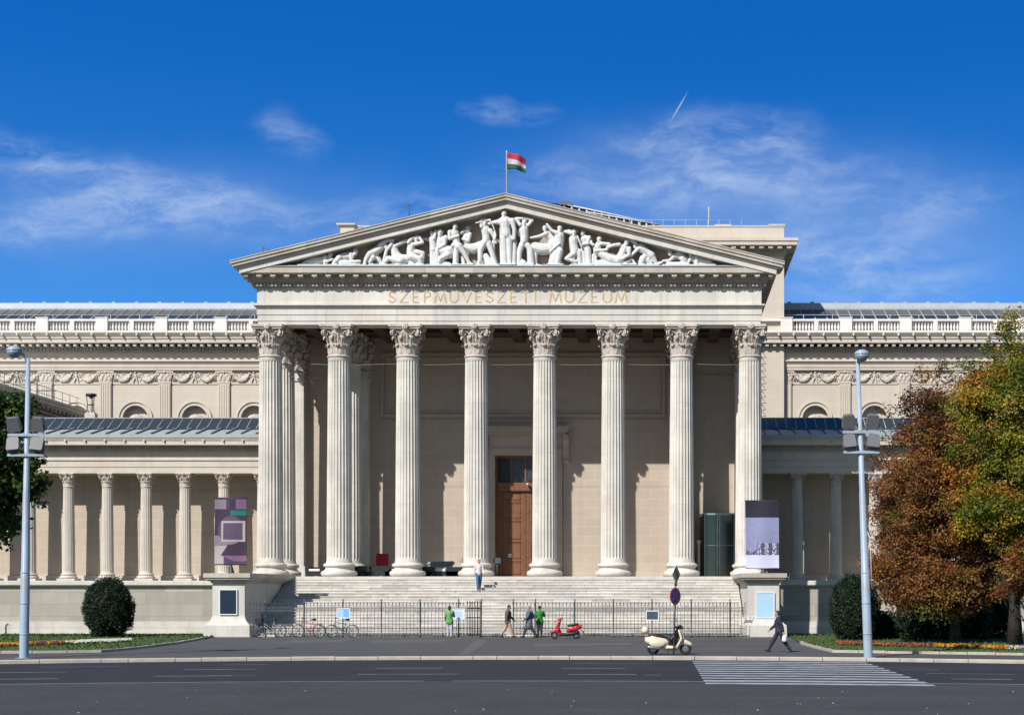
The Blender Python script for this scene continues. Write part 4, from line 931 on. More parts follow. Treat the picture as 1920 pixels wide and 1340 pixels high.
statue('white marble crouching figure at left, face in hand, next to the corner nude', 5, (1072,765,54), [[0,(1030,810,40),(1000,815,58),(880,835,68),(800,865,62)],[F_,(800,870,55),(720,945,38),(690,970,24)],[F_,(840,950,45),(1000,950,45),(1150,925,26)],[F_,(1000,800,34),(1005,900,28),(1055,775,22)]], [(690,1180,985)])
statue('white marble figure at left lunging diagonally upward with arms thrown over its head', 5, (1595,670,42), [[0,(1215,970,26),(1248,880,38),(1320,775,58),(1420,735,70),(1545,650,62)],[F_,(1500,640,38),(1600,575,30),(1720,560,24)],[B_,(1380,800,55),(1460,880,48),(1510,955,30),(1330,965,22)],[F_,(1380,860,40),(1320,940,26)]], [(1200,1250,985),(1320,1520,985)])
statue('white marble centaur at left sinking onto folded forelegs with an arm reaching right', 6, (-45,620,50), [[0,(-20,680,62),(20,800,72),(90,890,92),(220,870,70)],[F_,(-60,660,34),(-130,740,28),(-160,860,28),(-190,965,24)],[F_,(110,920,72),(-90,872,40),(-180,965,22)],[-.1,(10,660,34),(150,590,34),(330,535,26)]], [(-200,230,985)])
statue('white marble woman kneeling on a square block, both arms wrapped over her head', 6, (378,550,52), [[0,(290,640,66),(270,760,66),(290,830,72)],[F_,(250,605,32),(290,540,28),(400,508,24)],[F_,(340,640,30),(490,605,26),(432,510,22)],[F_,(290,850,62),(430,885,52),(455,965,40)],[0,(370,755,48),(480,780,42),(455,960,40)],[0,(300,945,70)],[0,(400,945,60)]], [(235,510,985)])
statue('white marble slender woman standing at left beside the bearded centaur, arm stretched left', 6, (640,450,42), [[0,(645,500,30),(650,530,60),(658,640,56),(662,720,60)],[0,(650,750,48),(640,870,38),(635,965,32)],[0,(690,750,45),(675,960,36)],[B_,(605,530,34),(460,525,20)],[F_,(690,530,28),(712,400,22)]], [(560,720,985)])
statue('white marble bearded centaur at left sitting back on its haunches', 6, (785,440,62), [[0,(800,520,50),(805,570,88),(790,670,76)],[F_,(880,520,42),(862,640,36),(725,720,26)],[.05,(800,740,82),(920,745,102),(950,780,85)],[F_,(915,820,56),(800,872,42),(760,955,28)],[F_,(735,730,30),(740,830,28),(720,950,28)],[0,(830,940,45),(930,965,40)],[-.1,(775,495,38)]], [(700,960,985)])
statue('white marble standing youth in a short skirt, arms folded, one leg stretched right', 6, (1045,345,54), [[0,(1030,410,32),(1030,450,82),(1055,560,62),(1070,640,68)],[0,(1075,690,56),(1060,800,50),(1045,960,48)],[F_,(1110,680,58),(1200,785,42),(1285,955,28),(1335,972,18)],[F_,(955,430,36),(950,545,30),(1100,498,26)],[-.05,(1010,650,40),(1130,650,40)],[B_,(1160,800,30),(1180,960,34)]], [(990,1350,985)], -.1)
statue('white marble centaur standing behind the skirted youth, burying its face in its arm', 6, (1252,362,54), [[0,(1225,430,45),(1228,480,72),(1218,570,62)],[F_,(1130,430,28),(1232,372,26)],[F_,(1290,450,34),(1262,570,26),(1160,530,24)],[.05,(1200,650,76),(1350,685,92),(1490,640,86)],[.05,(1240,730,42),(1230,860,30),(1210,960,26)]], [(1190,1230,985)], .25)
statue('white marble nude left of the tall central figure, arm over head, holding a bow', 6, (1550,275,50), [[0,(1555,330,32),(1560,375,78),(1570,480,64),(1572,560,66)],[0,(1530,600,58),(1470,720,48),(1462,900,38),(1425,970,26)],[0,(1610,600,54),(1665,760,44),(1725,955,34)],[F_,(1495,335,32),(1488,225,28),(1625,225,26)],[F_,(1650,400,36),(1705,500,30),(1742,612,22)],[-.3,(1640,215,14),(1700,340,12),(1745,480,12),(1725,560,12)],[-.3,(1400,275,12),(1480,262,14)],[B_,(1690,560,26),(1690,760,30),(1750,960,30)],[B_,(1560,820,50),(1620,960,75)]], [(1400,1770,985)])
statue('tall white marble nude standing upright at the centre under the apex, one arm held out', 7, (145,122,60), [[0,(155,190,38),(160,250,98),(168,370,82),(180,470,86)],[0,(212,240,70),(110,250,75)],[0,(138,520,64),(152,740,48),(160,880,42),(160,972,34)],[0,(228,520,64),(236,740,48),(240,880,40),(240,972,34)],[0,(60,250,48),(-40,262,32),(-115,282,26)],[F_,(290,240,46),(325,400,34),(318,550,30)],[B_,(95,330,34),(100,640,36),(108,960,36)],[.1,(322,600,40),(308,960,38)]], [(80,340,985)], -.15)
statue('white marble figure just right of the tall central nude, both arms raised behind its head', 7, (490,262,52), [[0,(485,315,32),(480,370,78),(490,480,66),(482,570,66)],[F_,(420,305,32),(345,200,28),(470,190,24)],[F_,(560,305,32),(632,222,28),(500,186,24)],[0,(440,640,56),(402,760,46),(390,950,38)],[0,(540,640,52),(585,700,56),(602,960,62)],[B_,(370,850,42),(450,960,82)],[0,(385,400,30),(400,480,22)]], [(330,640,985)])
statue('white marble centaur right of the centre, head thrown back and one arm reaching left', 7, (842,350,57), [[0,(860,410,42),(900,450,66),(980,530,72),(965,640,88)],[F_,(870,440,34),(745,490,28),(600,515,20)],[0,(930,690,96),(780,700,96),(670,665,86)],[0,(680,720,48),(672,880,30),(690,968,22),(745,975,18)],[.1,(660,720,40),(650,960,26)]], [(640,780,985)], .15)
statue('white marble draped woman pushing at the face of the centaur right of the centre', 7, (1100,375,54), [[0,(1095,425,32),(1090,490,88),(1088,600,76),(1060,700,84)],[0,(1030,780,88),(985,960,88)],[F_,(1050,450,38),(960,405,28),(880,300,22)],[F_,(1100,760,58),(1062,960,46)],[0,(1120,940,28)],[-.3,(1085,640,22),(980,730,18),(930,770,18)]], [(890,1150,985)], -.1)
statue('white marble horned satyr at right, one leg bent, elbow raised beside the head', 7, (1340,432,56), [[0,(1338,480,34),(1330,530,78),(1330,640,72),(1350,740,78)],[0,(1290,390,14),(1282,372,8)],[0,(1395,405,14),(1404,385,8)],[F_,(1290,450,32),(1190,420,28),(1270,400,22)],[F_,(1330,800,54),(1215,880,36),(1370,932,28)],[0,(1420,760,62),(1440,960,56)],[-.3,(1400,500,14),(1470,680,18)]], [(1290,1480,985)])
statue('white marble draped woman at right with folded arms standing close to the horned satyr', 7, (1490,442,48), [[0,(1500,490,30),(1530,540,78),(1550,620,64)],[F_,(1600,520,36),(1580,620,28),(1480,640,22)],[0,(1570,700,58),(1595,960,52)],[0,(1500,690,45),(1520,960,46)]], [(1470,1660,985)])
statue('white marble centaur woman at right with both elbows bent outward beside her head', 8, (32,502,48), [[0,(10,555,30),(0,620,68),(0,690,60)],[F_,(60,570,30),(190,580,28),(150,665,24),(-20,685,24)],[0,(70,720,64),(200,805,76),(330,835,70)],[0,(40,860,50),(160,890,50),(330,885,45)],[0,(-60,740,26),(-70,890,24)],[0,(-20,720,26),(-30,880,22)],[F_,(-60,590,24),(-100,560,22),(-90,530,18)]], [(0,380,900)])
statue('white marble centaur man at right leaning back with an arm stretched toward the centaur woman', 8, (460,552,50), [[0,(440,600,34),(422,640,68),(392,725,62),(350,805,70)],[F_,(345,590,30),(250,600,26),(175,632,22)],[F_,(500,650,32),(500,750,28),(395,812,22)],[0,(430,865,34),(540,805,20),(605,888,14)],[.1,(480,860,24),(590,890,14)]], [(380,610,900)], -.1)
statue('white marble nude at right lunging diagonally leftward, the long back stretched out', 8, (590,600,42), [[0,(610,610,36),(680,625,68),(790,700,60),(845,745,62)],[F_,(600,560,32),(540,525,28),(482,500,22)],[0,(860,765,52),(900,825,38),(922,880,28),(1010,852,20)],[F_,(640,650,28),(565,720,24),(528,762,18)],[-.1,(720,800,60),(692,865,50)],[-.1,(780,830,40),(845,880,25)]], [(650,950,900)])
statue('white marble figure crawling left on hands and knees in the right corner', 8, (1135,712,46), [[0,(1165,740,32),(1205,762,50),(1280,742,62),(1370,805,62)],[F_,(1185,790,30),(1130,832,22),(1030,838,18)],[F_,(1330,805,40),(1362,862,30)],[F_,(1380,880,30),(1100,880,22)],[B_,(1400,840,50),(1400,885,40)]], [(1040,1420,900)])
statue('white marble nude reclining in the far right corner of the pediment, propped on an arm', 8, (1462,742,44), [[0,(1490,780,34),(1535,812,64),(1620,835,58),(1740,858,46),(1835,888,22)],[F_,(1452,800,26),(1420,872,20),(1490,785,18)],[F_,(1550,785,32),(1552,870,28)]], [(1400,1840,900)])

# ------------------------------------------------------------------ banners, boards, fence
def mats(*cs): return [material('printed cloth', c, .8, .06, 2) for c in cs]
def banner(px0, px1, py0, py1, Y, label, draw, pole_px, base_z):
    x0, x1, z0, z1 = wx(px0, Y), wx(px1, Y), wz(py1, Y), wz(py0, Y); o = thing('banner', label, 'banner', (wx(pole_px, Y), Y, base_z))
    mb = MB(); ox, oz = wx(pole_px, Y), base_z
    mb.tube([(0, .12, 0), (0, .12, z1-oz+.05)], .05, 8); mb.lathe([(.22, 0), (.16, .10), (.10, .34), (.08, .42)], 10, (0, .12, 0)); mb.tube([(x0-ox-.05, .06, z1-oz), (x1-ox+.05, .06, z1-oz)], .03, 6); mb.tube([(x0-ox, .06, z0-oz), (x1-ox, .06, z0-oz)], .025, 6)
    mb.build('pole', MT['iron_dark'], o)
    nx, nz = 48, 96; ms, pick = draw; q = MB()
    for i in range(nx+1):
        for k in range(nz+1):
            u, v = i/nx, k/nz; X = x0+(x1-x0)*u; X += .07*(v-.5)*(1-u)*.6*(1 if px0 < 900 else -1)*-1; q.v.append((X-ox, .02+.035*math.sin(u*7+v*2)+.02*math.sin(v*9), z1+(z0-z1)*v-oz))
    for i in range(nx):
        for k in range(nz):
            q.f.append((i*(nz+1)+k, i*(nz+1)+k+1, (i+1)*(nz+1)+k+1, (i+1)*(nz+1)+k)); q.m.append(pick((i+.5)/nx, (k+.5)/nz)); q.sm.append(True)
    c = q.build('cloth', ms, o, fix=False); s = c.modifiers.new('thick', 'SOLIDIFY'); s.thickness = .01; return o
def pick_l(u, v):
    if v < .02 or v > .985: return 0
    if .02 < v < .17: return 2 if u > .66 else (3 if u < .36 else (0 if u > .45 else 1))
    if .19 < v < .265 and u > .5: return 4
    if .34 < v < .66 and .2 < u < .95:
        if not (.37 < v < .63 and .27 < u < .88): return 5
    if (u-.52)**2/.40**2+(v-.48)**2/.215**2 < 1: return 6 if v < .66 else 3
    if v > .86: return 2 if (u > .12 and v < .95 and u+(.86-v)*5 > .2) else (1 if u > .3 else 5)
    if v > .56 and u < .62-(v-.56)*1.4: return 5 if v > .72 else 3
    return 0 if (v > .17 and (u*7+v*3) % 1 > .02) else 1
banner(402, 462, 933, 1058, -9.5, 'purple banner with circle, square and green bar patterns on the left stair pedestal', (mats((.038,.022,.048), (.06,.038,.072), (.165,.085,.175), (.20,.165,.20), (.0,.15,.11), (.36,.30,.30), (.085,.058,.105)), pick_l), 433, 3.48)
hr = random.Random(9); hn = [[hr.random() for _ in range(100)] for _ in range(60)]
def pick_r(u, v):
    if v < .25: return 0
    if v > .80: return 1
    n = hn[int(u*46)][int(v*90)]
    if .62 < v < .80 and u > .36: return 3 if (n > .42 or .1 < (u*4.5) % 1 < .55) else 1
    if v > .66+.10*(math.sin(u*9)*.5+.5)*(1 if u < .36 else 0) and u < .36: return 3 if n > .3 else 4
    return 2 if n > .35 else 4
banner(1398, 1461, 938, 1065, -9.5, 'banner with dark top, mottled lilac middle and white foot on the right stair pedestal', (mats((.020,.017,.030), (.50,.50,.66), (.215,.225,.38), (.085,.075,.125), (.245,.255,.415)), pick_r), 1432, 3.48)
def board(px0, px1, py0, py1, Y, label, frame_mat, face_mat, mount=None, extra=None):
    x0, x1, z0, z1 = wx(px0, Y), wx(px1, Y), wz(py1, Y), wz(py0, Y); o = thing('notice_board', label, 'board', ((x0+x1)/2, Y, z0)); w, h = x1-x0, z1-z0
    mb = MB(); t = .05
    mb.box(-w/2, w/2, 0, .03, 0, h); mb.box(-w/2, w/2, -.03, -.001, 0, t); mb.box(-w/2, w/2, -.03, -.001, h-t, h); mb.box(-w/2, -w/2+t, -.03, -.001, t, h-t); mb.box(w/2-t, w/2, -.03, -.001, t, h-t); mb.build('frame', frame_mat, o)
    mb = MB(); mb.box(-w/2+t, w/2-t, -.012, -.001, t, h-t)
    if extra: extra(mb, w, h)
    mb.build('panel', face_mat, o); return o
MT['navy'] = material('dark navy panel', (.011, .025, .045), .3, .06, 1); MT['sky_panel'] = material('pale blue panel', (.36, .56, .76), .4, .04, 1); MT['blue_panel'] = material('mid blue panel', (.16, .42, .74), .4, .05, 1); MT['pale_panel'] = material('pale paper panel', (.56, .66, .78), .4, .05, 3)
MT['slate_panel'] = material('slate panel', (.06, .085, .11), .35, .1, 4); MT['wframe'] = material('white frame', (.66, .69, .72), .45, .05, 2)
board(411, 445, 1104, 1152, -11.56, 'blank dark navy board in white frame on the left stair pedestal', MT['wframe'], MT['navy'])
board(1417.5, 1452.5, 1109.5, 1158.5, -11.56, 'blank pale blue board on the right stair pedestal', MT['wframe'], MT['sky_panel'])
FY = -12.3
def half(mb, w, h): mb.mi = 1; mb.box(0, w/2-.05, -.016, -.0125, .05, h-.05)
def lines(mb, w, h):
    mb.mi = 1
    for i in range(9): mb.box(-w/2+.1, w/2-.12-.06*(i % 3), -.016, -.0125, .12+i*(h-.25)/9, .135+i*(h-.25)/9)
board(631.5, 656.5, 1139.5, 1158.5, FY-.08, 'two-tone light blue board on the fence above the bicycles', MT['wframe'], [MT['sky_panel'], MT['blue_panel']], extra=half)
board(848.5, 871.5, 1140, 1160, FY-.08, 'pale map board on the fence beside the woman in light green', MT['wframe'], [MT['pale_panel'], MT['sky_panel']], extra=lines)
def dark2(mb, w, h): mb.mi = 1; mb.box(-.01, .01, -.016, -.0125, .05, h-.05); [mb.box(-w/2+.1, -.06, -.016, -.0125, .1+i*.05, .115+i*.05) for i in range(8)]
board(1211, 1235.5, 1144, 1162.5, FY-.08, 'dark slate board in white frame on the fence above the cream scooter', MT['wframe'], [MT['slate_panel'], MT['iron']], extra=dark2)
def fence(pxa, pxb, posts, label, gate=False):
    xa, xb = wx(pxa, FY), wx(pxb, FY); o = thing('iron_fence', label, 'fence', ((xa+xb)/2, FY, gz(FY)), 0, 'iron fences in front of the stairs'); ox = (xa+xb)/2; z0 = 0
    rl = MB()
    for z in (.16, .46, 1.42, 1.60): rl.box(xa-ox, xb-ox, -.016, .016, z, z+.035)
    rl.build('rail', MT['iron'], o)
    n = int((xb-xa)/.195); pk = MB()
    for i in range(n+1):
        x = xa+(xb-xa)*i/n-ox; pk.tube([(x, 0, .06), (x, 0, 1.80)], .0125, 4, False); pk.lathe([(.012, 1.78), (.032, 1.83), (.004, 1.93)], 4, (x, 0, 0), False)
    pk.build('pickets', MT['iron'], o)
    gk = MB(); lt = MB()
    for i in range(n):      # key pattern between the top rails, crosses near the foot
        x = xa+(xb-xa)*i/n-ox; w = (xb-xa)/n
        for a, b, c, d in ((.15,.85,.0,.02),(.15,.25,.0,.13),(.15,.7,.115,.13),(.62,.7,.05,.13),(.4,.7,.05,.065)): gk.box(x+a*w, x+b*w, -.012, .012, 1.455+c, 1.455+d)
        lt.tube([(x, 0, .18), (x+w, 0, .46)], .008, 3); lt.tube([(x+w, 0, .18), (x, 0, .46)], .008, 3)
    gk.build('key_band', MT['iron'], o); lt.build('lattice_band', MT['iron'], o)
    for px in posts:
        p = MB(); p.lathe([(.055, 0), (.055, .12), (.038, .14), (.036, 1.84), (.06, 1.87), (.06, 1.91), (.03, 1.94), (.045, 2.02), (.0, 2.14)], 8, (wx(px, FY)-ox, 0, 0)); p.build('post', MT['iron'], o)
    if gate:
        g = MB(); a, b = wx(877, FY)-ox, wx(901, FY)-ox; 
        for z in (.12, 1.05, 1.55): g.box(a, b, -.28, -.24, z, z+.05)
        for i in range(6): x = a+(b-a)*i/5; g.tube([(x, -.26, .05), (x, -.26, 1.85)], .022, 5); g.lathe([(.02, 1.84), (.045, 1.9), (.004, 2.0)], 5, (x, -.26, 0))
        g.build('gate_leaf', MT['iron_dark'], o)
    return o
fence(468, 903, [498, 570.6, 643, 715, 787.6, 860, 902.4], 'left-hand grey iron picket fence with bicycles against it', True)
fence(962, 1397, [962.7, 1004, 1077.6, 1150, 1222.5, 1296, 1368.6], 'right-hand grey iron picket fence with the red scooter before it')
# autumn leaves along the foot of the fence
mb = MB(); r = random.Random(21)
for i in range(1500):
    x = r.uniform(wx(560, FY), wx(1397, FY)); y = FY+abs(r.gauss(0, .35))-.15
    if x < wx(950, FY) and r.random() < .6: continue
    a = r.uniform(0, 6.3); s = r.uniform(.03, .07); z = gz(y)+.012+r.uniform(0, .05); c, d = math.cos(a)*s, math.sin(a)*s
    mb.mi = r.choice((0, 0, 1)); mb.add([(x-c, y-d, z), (x+d, y-c, z+.02), (x+c, y+d, z), (x-d, y+c, z+.015)], [(0,1,2,3)])
tag(mb.build('fallen_leaves', [material('brown leaf', (.20, .09, .035), .9), material('tan leaf', (.30, .17, .08), .9)], fix=False), 'brown fallen leaves gathered along the foot of the fence', 'leaves', kind='stuff')

# ------------------------------------------------------------------ street lamps and signs
def lamp(pxb, pyb, pxt, pyt, label, arm, bars, bar_half):
    bx, by = G(pxb, pyb); p = (by-CY)/FPX; h = wz(pyt, by); lean = (pxt-pxb)*p; o = thing('street_lamp', label, 'street lamp', (bx, by, 0), 0, 'street lamps with floodlights')
    def at(z): return lean*z/h
    mb = MB(); pts = [(at(z), 0, z) for z in (0, .02, 3.2, 3.22, 6.2, 6.22, h)]; mb.tube(pts, [.172, .172, .165, .15, .125, .115, .075], 16)
    for z in (.9, 2.05, 3.2): mb.tube([(at(z), 0, z-.03), (at(z), 0, z+.03)], .178-.012*z/3, 16)
    mb.box(-.25, .25, -.25, .25, -.05, .012); mb.build('pole', MT['pole'], o)
    ax, az, ay = arm; mb = MB(); mb.tube([(lean, 0, h-.25), (lean*1+ax*.3, ay*.3, h+az*.45), (lean+ax, ay, h+az)], [.06, .05, .04], 10); mb.build('arm', MT['pole'], o)
    hd = MB(); hx, hy, hz = lean+ax*1.12, ay*1.1, h+az*1.1
    T_ = Matrix.Translation((hx, hy, hz)); hd.x = T_; hd.lathe([(.0, .17), (.12, .16), (.24, .09), (.29, .0), (.28, -.03)], 18); hd.mi = 1; hd.lathe([(.275, -.03), (.25, -.12), (.15, -.25), (.02, -.29)], 18); hd.build('lamp_head', [MT['pole'], MT['lampglass']], o)
    for zi, pyb_ in enumerate(bars):
        z = wz(pyb_, by); mb = MB(); mb.box(at(z)-bar_half, at(z)+bar_half, -.16, -.10, z-.045, z+.045); mb.box(at(z)-.2, at(z)+.2, -.14, .16, z-.05, z+.06); mb.build('crossbar', MT['pole'], o)
        for s in (-1, 1):
            f = MB(); c = at(z)+s*bar_half*.66; f.x = Matrix.Translation((c, -.12, z+.40)) @ Matrix.Rotation(R(s*6), 4, 'Y') @ Matrix.Rotation(R(24 if zi == 0 else -20), 4, 'X')
            pr = [(-.21, -.26), (.21, -.26), (.24, -.2), (.22, .2), (.16, .27), (-.16, .27), (-.22, .2), (-.24, -.2)]
            f.prism(pr, -.12, .12, 'y'); f.prism([(a*.8, b*.8) for a, b in pr], .12, .2, 'y')
            for q in range(5): f.box(-.17+q*.08, -.15+q*.08, .12, .24, -.2, .2)
            f.x = Matrix.Translation((c, -.12, z)); f.tube([(-.2, 0, .04), (-.24, 0, .2), (-.24, 0, .40)], .018, 5); f.tube([(.2, 0, .04), (.24, 0, .2), (.24, 0, .40)], .018, 5); f.tube([(-.2, 0, .05), (.2, 0, .05)], .02, 5)
            f.build('floodlight', MT['flood'], o)
    return o
lamp(45, 1233, 53, 672, 'pale blue steel street lamp at the left edge, its arm reaching left', (-.42, .26, -.12), (816, 853.5), .68)
L2 = lamp(1628, 1232, 1608, 672, 'pale blue leaning street lamp in front of the autumn tree', (.10, .10, -.36), (810.5, 848), .68)
mb = MB(); mb.tube([(-.05+.33-.4, -.02, 5.0), (.08, -.05, 4.4), (.1, 0, 3.7), (.14, 0, 2.6)], .018, 5); mb.build('cable_run', MT['mullion'], L2)
bx, by = G(1263, 1227); o = thing('sign_post', 'grey traffic sign post with a no-stopping disc and a diamond sign seen edgeways', 'traffic sign', (bx, by, 0))
mb = MB(); mb.tube([(0, 0, 0), (.10, 0, 3.35)], .032, 8); mb.tube([(.085, 0, 2.72), (.098, 0, 3.05)], .055, 8); mb.build('pole', MT['iron'], o)
MT['sred'] = material('red sign film', (.42, .02, .035), .35, .08, 3); MT['sblue'] = material('blue sign film', (.02, .06, .28), .35, .08, 3); MT['syel'] = material('yellow sign film', (.55, .34, .05), .35, .12, 3); MT['swhite'] = material('white sign film', (.6, .6, .58), .35, .1, 3); MT['sback'] = material('sign back metal', (.10, .10, .095), .5, .1, 3)
def disc(mb, r, y0, y1, n=36): mb.prism([(r*math.cos(2*math.pi*i/n), r*math.sin(2*math.pi*i/n)) for i in range(n)], y0, y1, 'y')
sg = MB(); sg.x = Matrix.Translation((.065, -.05, wz(1117, by))) @ Matrix.Rotation(R(52), 4, 'Z')
disc(sg, .335, -.012, .012); sg.mi = 1; disc(sg, .265, -.016, -.0125); sg.mi = 0
for s in (-1, 1): sg.prism([(-.21, s*-.16), (-.16, s*-.21), (.21, s*.16), (.16, s*.21)][::s], -.02, -.0165, 'y')
sg.mi = 2; disc(sg, .33, .0125, .016); sg.build('sign_disc', [MT['sred'], MT['sblue'], MT['sback']], o)
sg = MB(); sg.x = Matrix.Translation((.10, -.05, wz(1076, by))) @ Matrix.Rotation(R(64), 4, 'Z')
d = .37; sg.prism([(d, 0), (0, d), (-d, 0), (0, -d)], -.012, .012, 'y'); d = .25; sg.mi = 1; sg.prism([(d, 0), (0, d), (-d, 0), (0, -d)], -.016, -.0125, 'y'); sg.mi = 2; d = .05; sg.prism([(-.2, .2), (-.13, .27), (.24, -.1), (.17, -.17)], -.02, -.0165, 'y'); d = .36; sg.prism([(d, 0), (0, d), (-d, 0), (0, -d)], .0125, .016, 'y')
sg.build('sign_diamond', [MT['swhite'], MT['syel'], MT['sback']], o)
o = thing('vent_pipe', 'small grey bent pipe standing in the left lawn by the wall', 'pipe', (wx(11, 6), 6, gz(6))); 
mb = MB(); mb.tube([(0, 0, 0), (0, 0, .62), (.06, 0, .72), (.16, 0, .70)], .055, 8); mb.build('pipe', MT['iron'], o)

# ------------------------------------------------------------------ terrace furniture and glass lobby
def armchair(px, Y, w, h, label, back=True, rz=0, cushion=True):
    o = thing('lounge_chair', label, 'armchair', (wx(px, Y), Y, PB), rz, 'black lounge chairs on the terrace'); d = w*.95
    mb = MB(); mb.box(-w/2, w/2, -d/2, d/2, .06, .34); mb.build('base', MT['blackseat'], o)
    for s in (-1, 1): mb = MB(); mb.box(s*w/2-(.16 if s > 0 else 0), s*w/2+(0 if s > 0 else .16), -d/2-.01, d/2, .02, h); mb.build('armrest', MT['blackseat'], o)
    if back: mb = MB(); mb.box(-w/2+.161, w/2-.161, d/2-.16, d/2, .34, h); mb.build('backrest', MT['blackseat'], o)
    if cushion:
        mb = MB(); mb.box(-w/2+.17, w/2-.17, -d/2+.02, d/2-.18, .345, .5); c = mb.build('cushion', MT['white_trim'], o); b = c.modifiers.new('b', 'BEVEL'); b.width = .04; b.segments = 2
    return o
armchair(592, 1.7, 1.05, .62, 'black box armchair with white cushion between the two leftmost columns'); armchair(618, 2.2, .8, .55, 'low black lounge seat half hidden by the second column from the left', True, .3)
armchair(681, 1.4, .95, .66, 'black box armchair just right of the second column from the left', True, R(90)); armchair(714, 1.2, 1.0, .68, 'black box armchair in front of the red high-backed seat', True, R(180), False); armchair(740, 1.9, .7, .5, 'small black seat touching the left side of the third column')
armchair(804, 1.5, .85, .64, 'black armchair right of the third column', True, R(-90)); armchair(826, 2.0, 1.1, .46, 'low black sofa with thick white cushion under the folded grey awning'); armchair(852, 1.2, .98, .62, 'black box armchair left of the fourth column', True, R(90), False)
o = thing('high_back_seat', 'bright red high-backed seat on the terrace between second and third columns', 'chair', (wx(715, 2.3), 2.3, PB)); MT['redseat'] = material('red upholstery', (.33, .008, .014), .6, .1, 3)
mb = MB(); mb.box(-.4, .4, .3, .42, .5, 1.5); c = mb.build('backrest', MT['redseat'], o); b = c.modifiers.new('b', 'BEVEL'); b.width = .05; b.segments = 2
mb = MB(); mb.box(-.42, .42, -.35, .3, .38, .55); mb.build('seat', MT['white_trim'], o)
for x in (-.36, .36):
    for y in (-.3, .36): mb = MB(); mb.tube([(x, y, 0), (x, y, .4)], .03, 6); mb.build('leg', MT['blackseat'], o)
o = thing('folded_awning', 'folded grey canopy roll on a low frame right of the third column', 'canopy', (wx(826, 2.9), 2.9, PB)); MT['tealgrey'] = material('grey canvas', (.17, .23, .26), .5, .15, 3)
mb = MB(); mb.cap((-.75, 0, .86), .12, (.78, 0, .90), .13, 10); mb.box(-.78, .78, -.1, .12, .62, .8); mb.build('canvas', MT['tealgrey'], o)
mb = MB(); [mb.tube([(x, .05, 0), (x, .05, .85)], .03, 6) for x in (-.7, .7)]; mb.build('frame', MT['iron'], o)
o = thing('serving_table', 'small pale serving table with metal taps left of the fourth column', 'table', (wx(859, 2.6), 2.6, PB)); mb = MB(); mb.box(-.5, .5, -.3, .3, .62, .68); mb.build('tabletop', MT['mullion'], o)
for x in (-.45, .45): mb = MB(); mb.box(x-.03, x+.03, -.28, .28, 0, .62); mb.build('leg', MT['iron'], o)
mb = MB(); mb.tube([(.25, 0, .68), (.25, 0, 1.05), (.35, -.02, 1.12), (.44, -.04, 1.05)], .03, 6); mb.tube([(.10, 0, 1.02), (.40, 0, 1.02)], .03, 6); mb.ell((.25, 0, 1.18), .06); mb.build('tap', MT['chrome'], o)
o = thing('door_sign', 'small dark square sign on a stand left of the wooden door', 'sign', (wx(932, 5.8), 5.8, PB)); mb = MB(); mb.box(-.24, .24, -.05, .05, .92, 1.3); mb.build('panel', MT['slate_panel'], o); mb = MB(); mb.tube([(0, .03, 0), (0, .03, 1.0)], .03, 6); mb.lathe([(.2, 0), (.18, .04), (.03, .06)], 12); mb.build('stand', MT['iron'], o)
mb = MB(); mb.box(-.07, .07, -.30, .0, -.05, .08); mb.cap((0, -.32, .02), .06, (0, -.42, 0), .05, 8)
tag(mb.build('security_camera', MT['wframe'], None, (wx(990, 7.0), 7.0, wz(908, 7.0))), 'small white security camera under the door transom', 'camera')
GYl = 4.6; gx0, gx1, gh = wx(1313, GYl), wx(1383, GYl), wz(962, GYl)-PB
o = thing('glass_lobby', 'dark green glass entrance lobby between the two rightmost columns', 'glass lobby', ((gx0+gx1)/2, GYl, PB)); w = gx1-gx0
MT['gglass'] = glass('dark green lobby glass', (.012, .026, .018), .08); MT['galu'] = material('aluminium frame', (.32, .39, .37), .4, .1, 3, metal=.5)
mb = MB(); mb.box(-w/2+.32, -.02, 0, .03, .06, gh-.1); mb.build('pane', MT['gglass'], o); mb = MB(); mb.box(.02, w/2-.22, 0, .03, .06, gh-.1); mb.build('pane', MT['gglass'], o)
mb = MB(); mb.prism([(-w/2, 1.9), (-w/2+.3, .01), (-w/2+.33, .03), (-w/2+.03, 1.92)], .06, gh-.1, 'z'); mb.build('pane', MT['gglass'], o); mb = MB(); mb.prism([(w/2-.2, .01), (w/2, 1.9), (w/2-.03, 1.92), (w/2-.23, .03)], .06, gh-.1, 'z'); mb.build('pane', MT['gglass'], o)
mb = MB(); mb.box(-w/2+.02, w/2-.02, .3, 1.9, gh-.06, gh); mb.box(-w/2+.28, w/2-.18, -.03, .30, gh-.1, gh+.02); mb.box(-w/2+.3, w/2-.2, -.03, .05, 0, .06)
for x in (-w/2+.3, -.10, .05, w/2-.22): mb.box(x-.035, x+.035, -.035, .05, .06, gh-.1)
for z in (gh*.5, gh*.25, gh*.75): mb.box(-.1, .05, -.05, .0, z-.05, z+.05)
mb.box(-w/2+.3, w/2-.2, -.012, -.002, gh*.5-.012, gh*.5+.012)
mb.build('frame', MT['galu'], o)
mb = MB(); mb.box(-w/2-.16, -w/2-.02, -.05, .06, 0, 2.4); mb.box(-w/2-.22, -w/2+.04, -.1, .1, 2.2, 2.42); mb.build('side_post', MT['trim'], o)

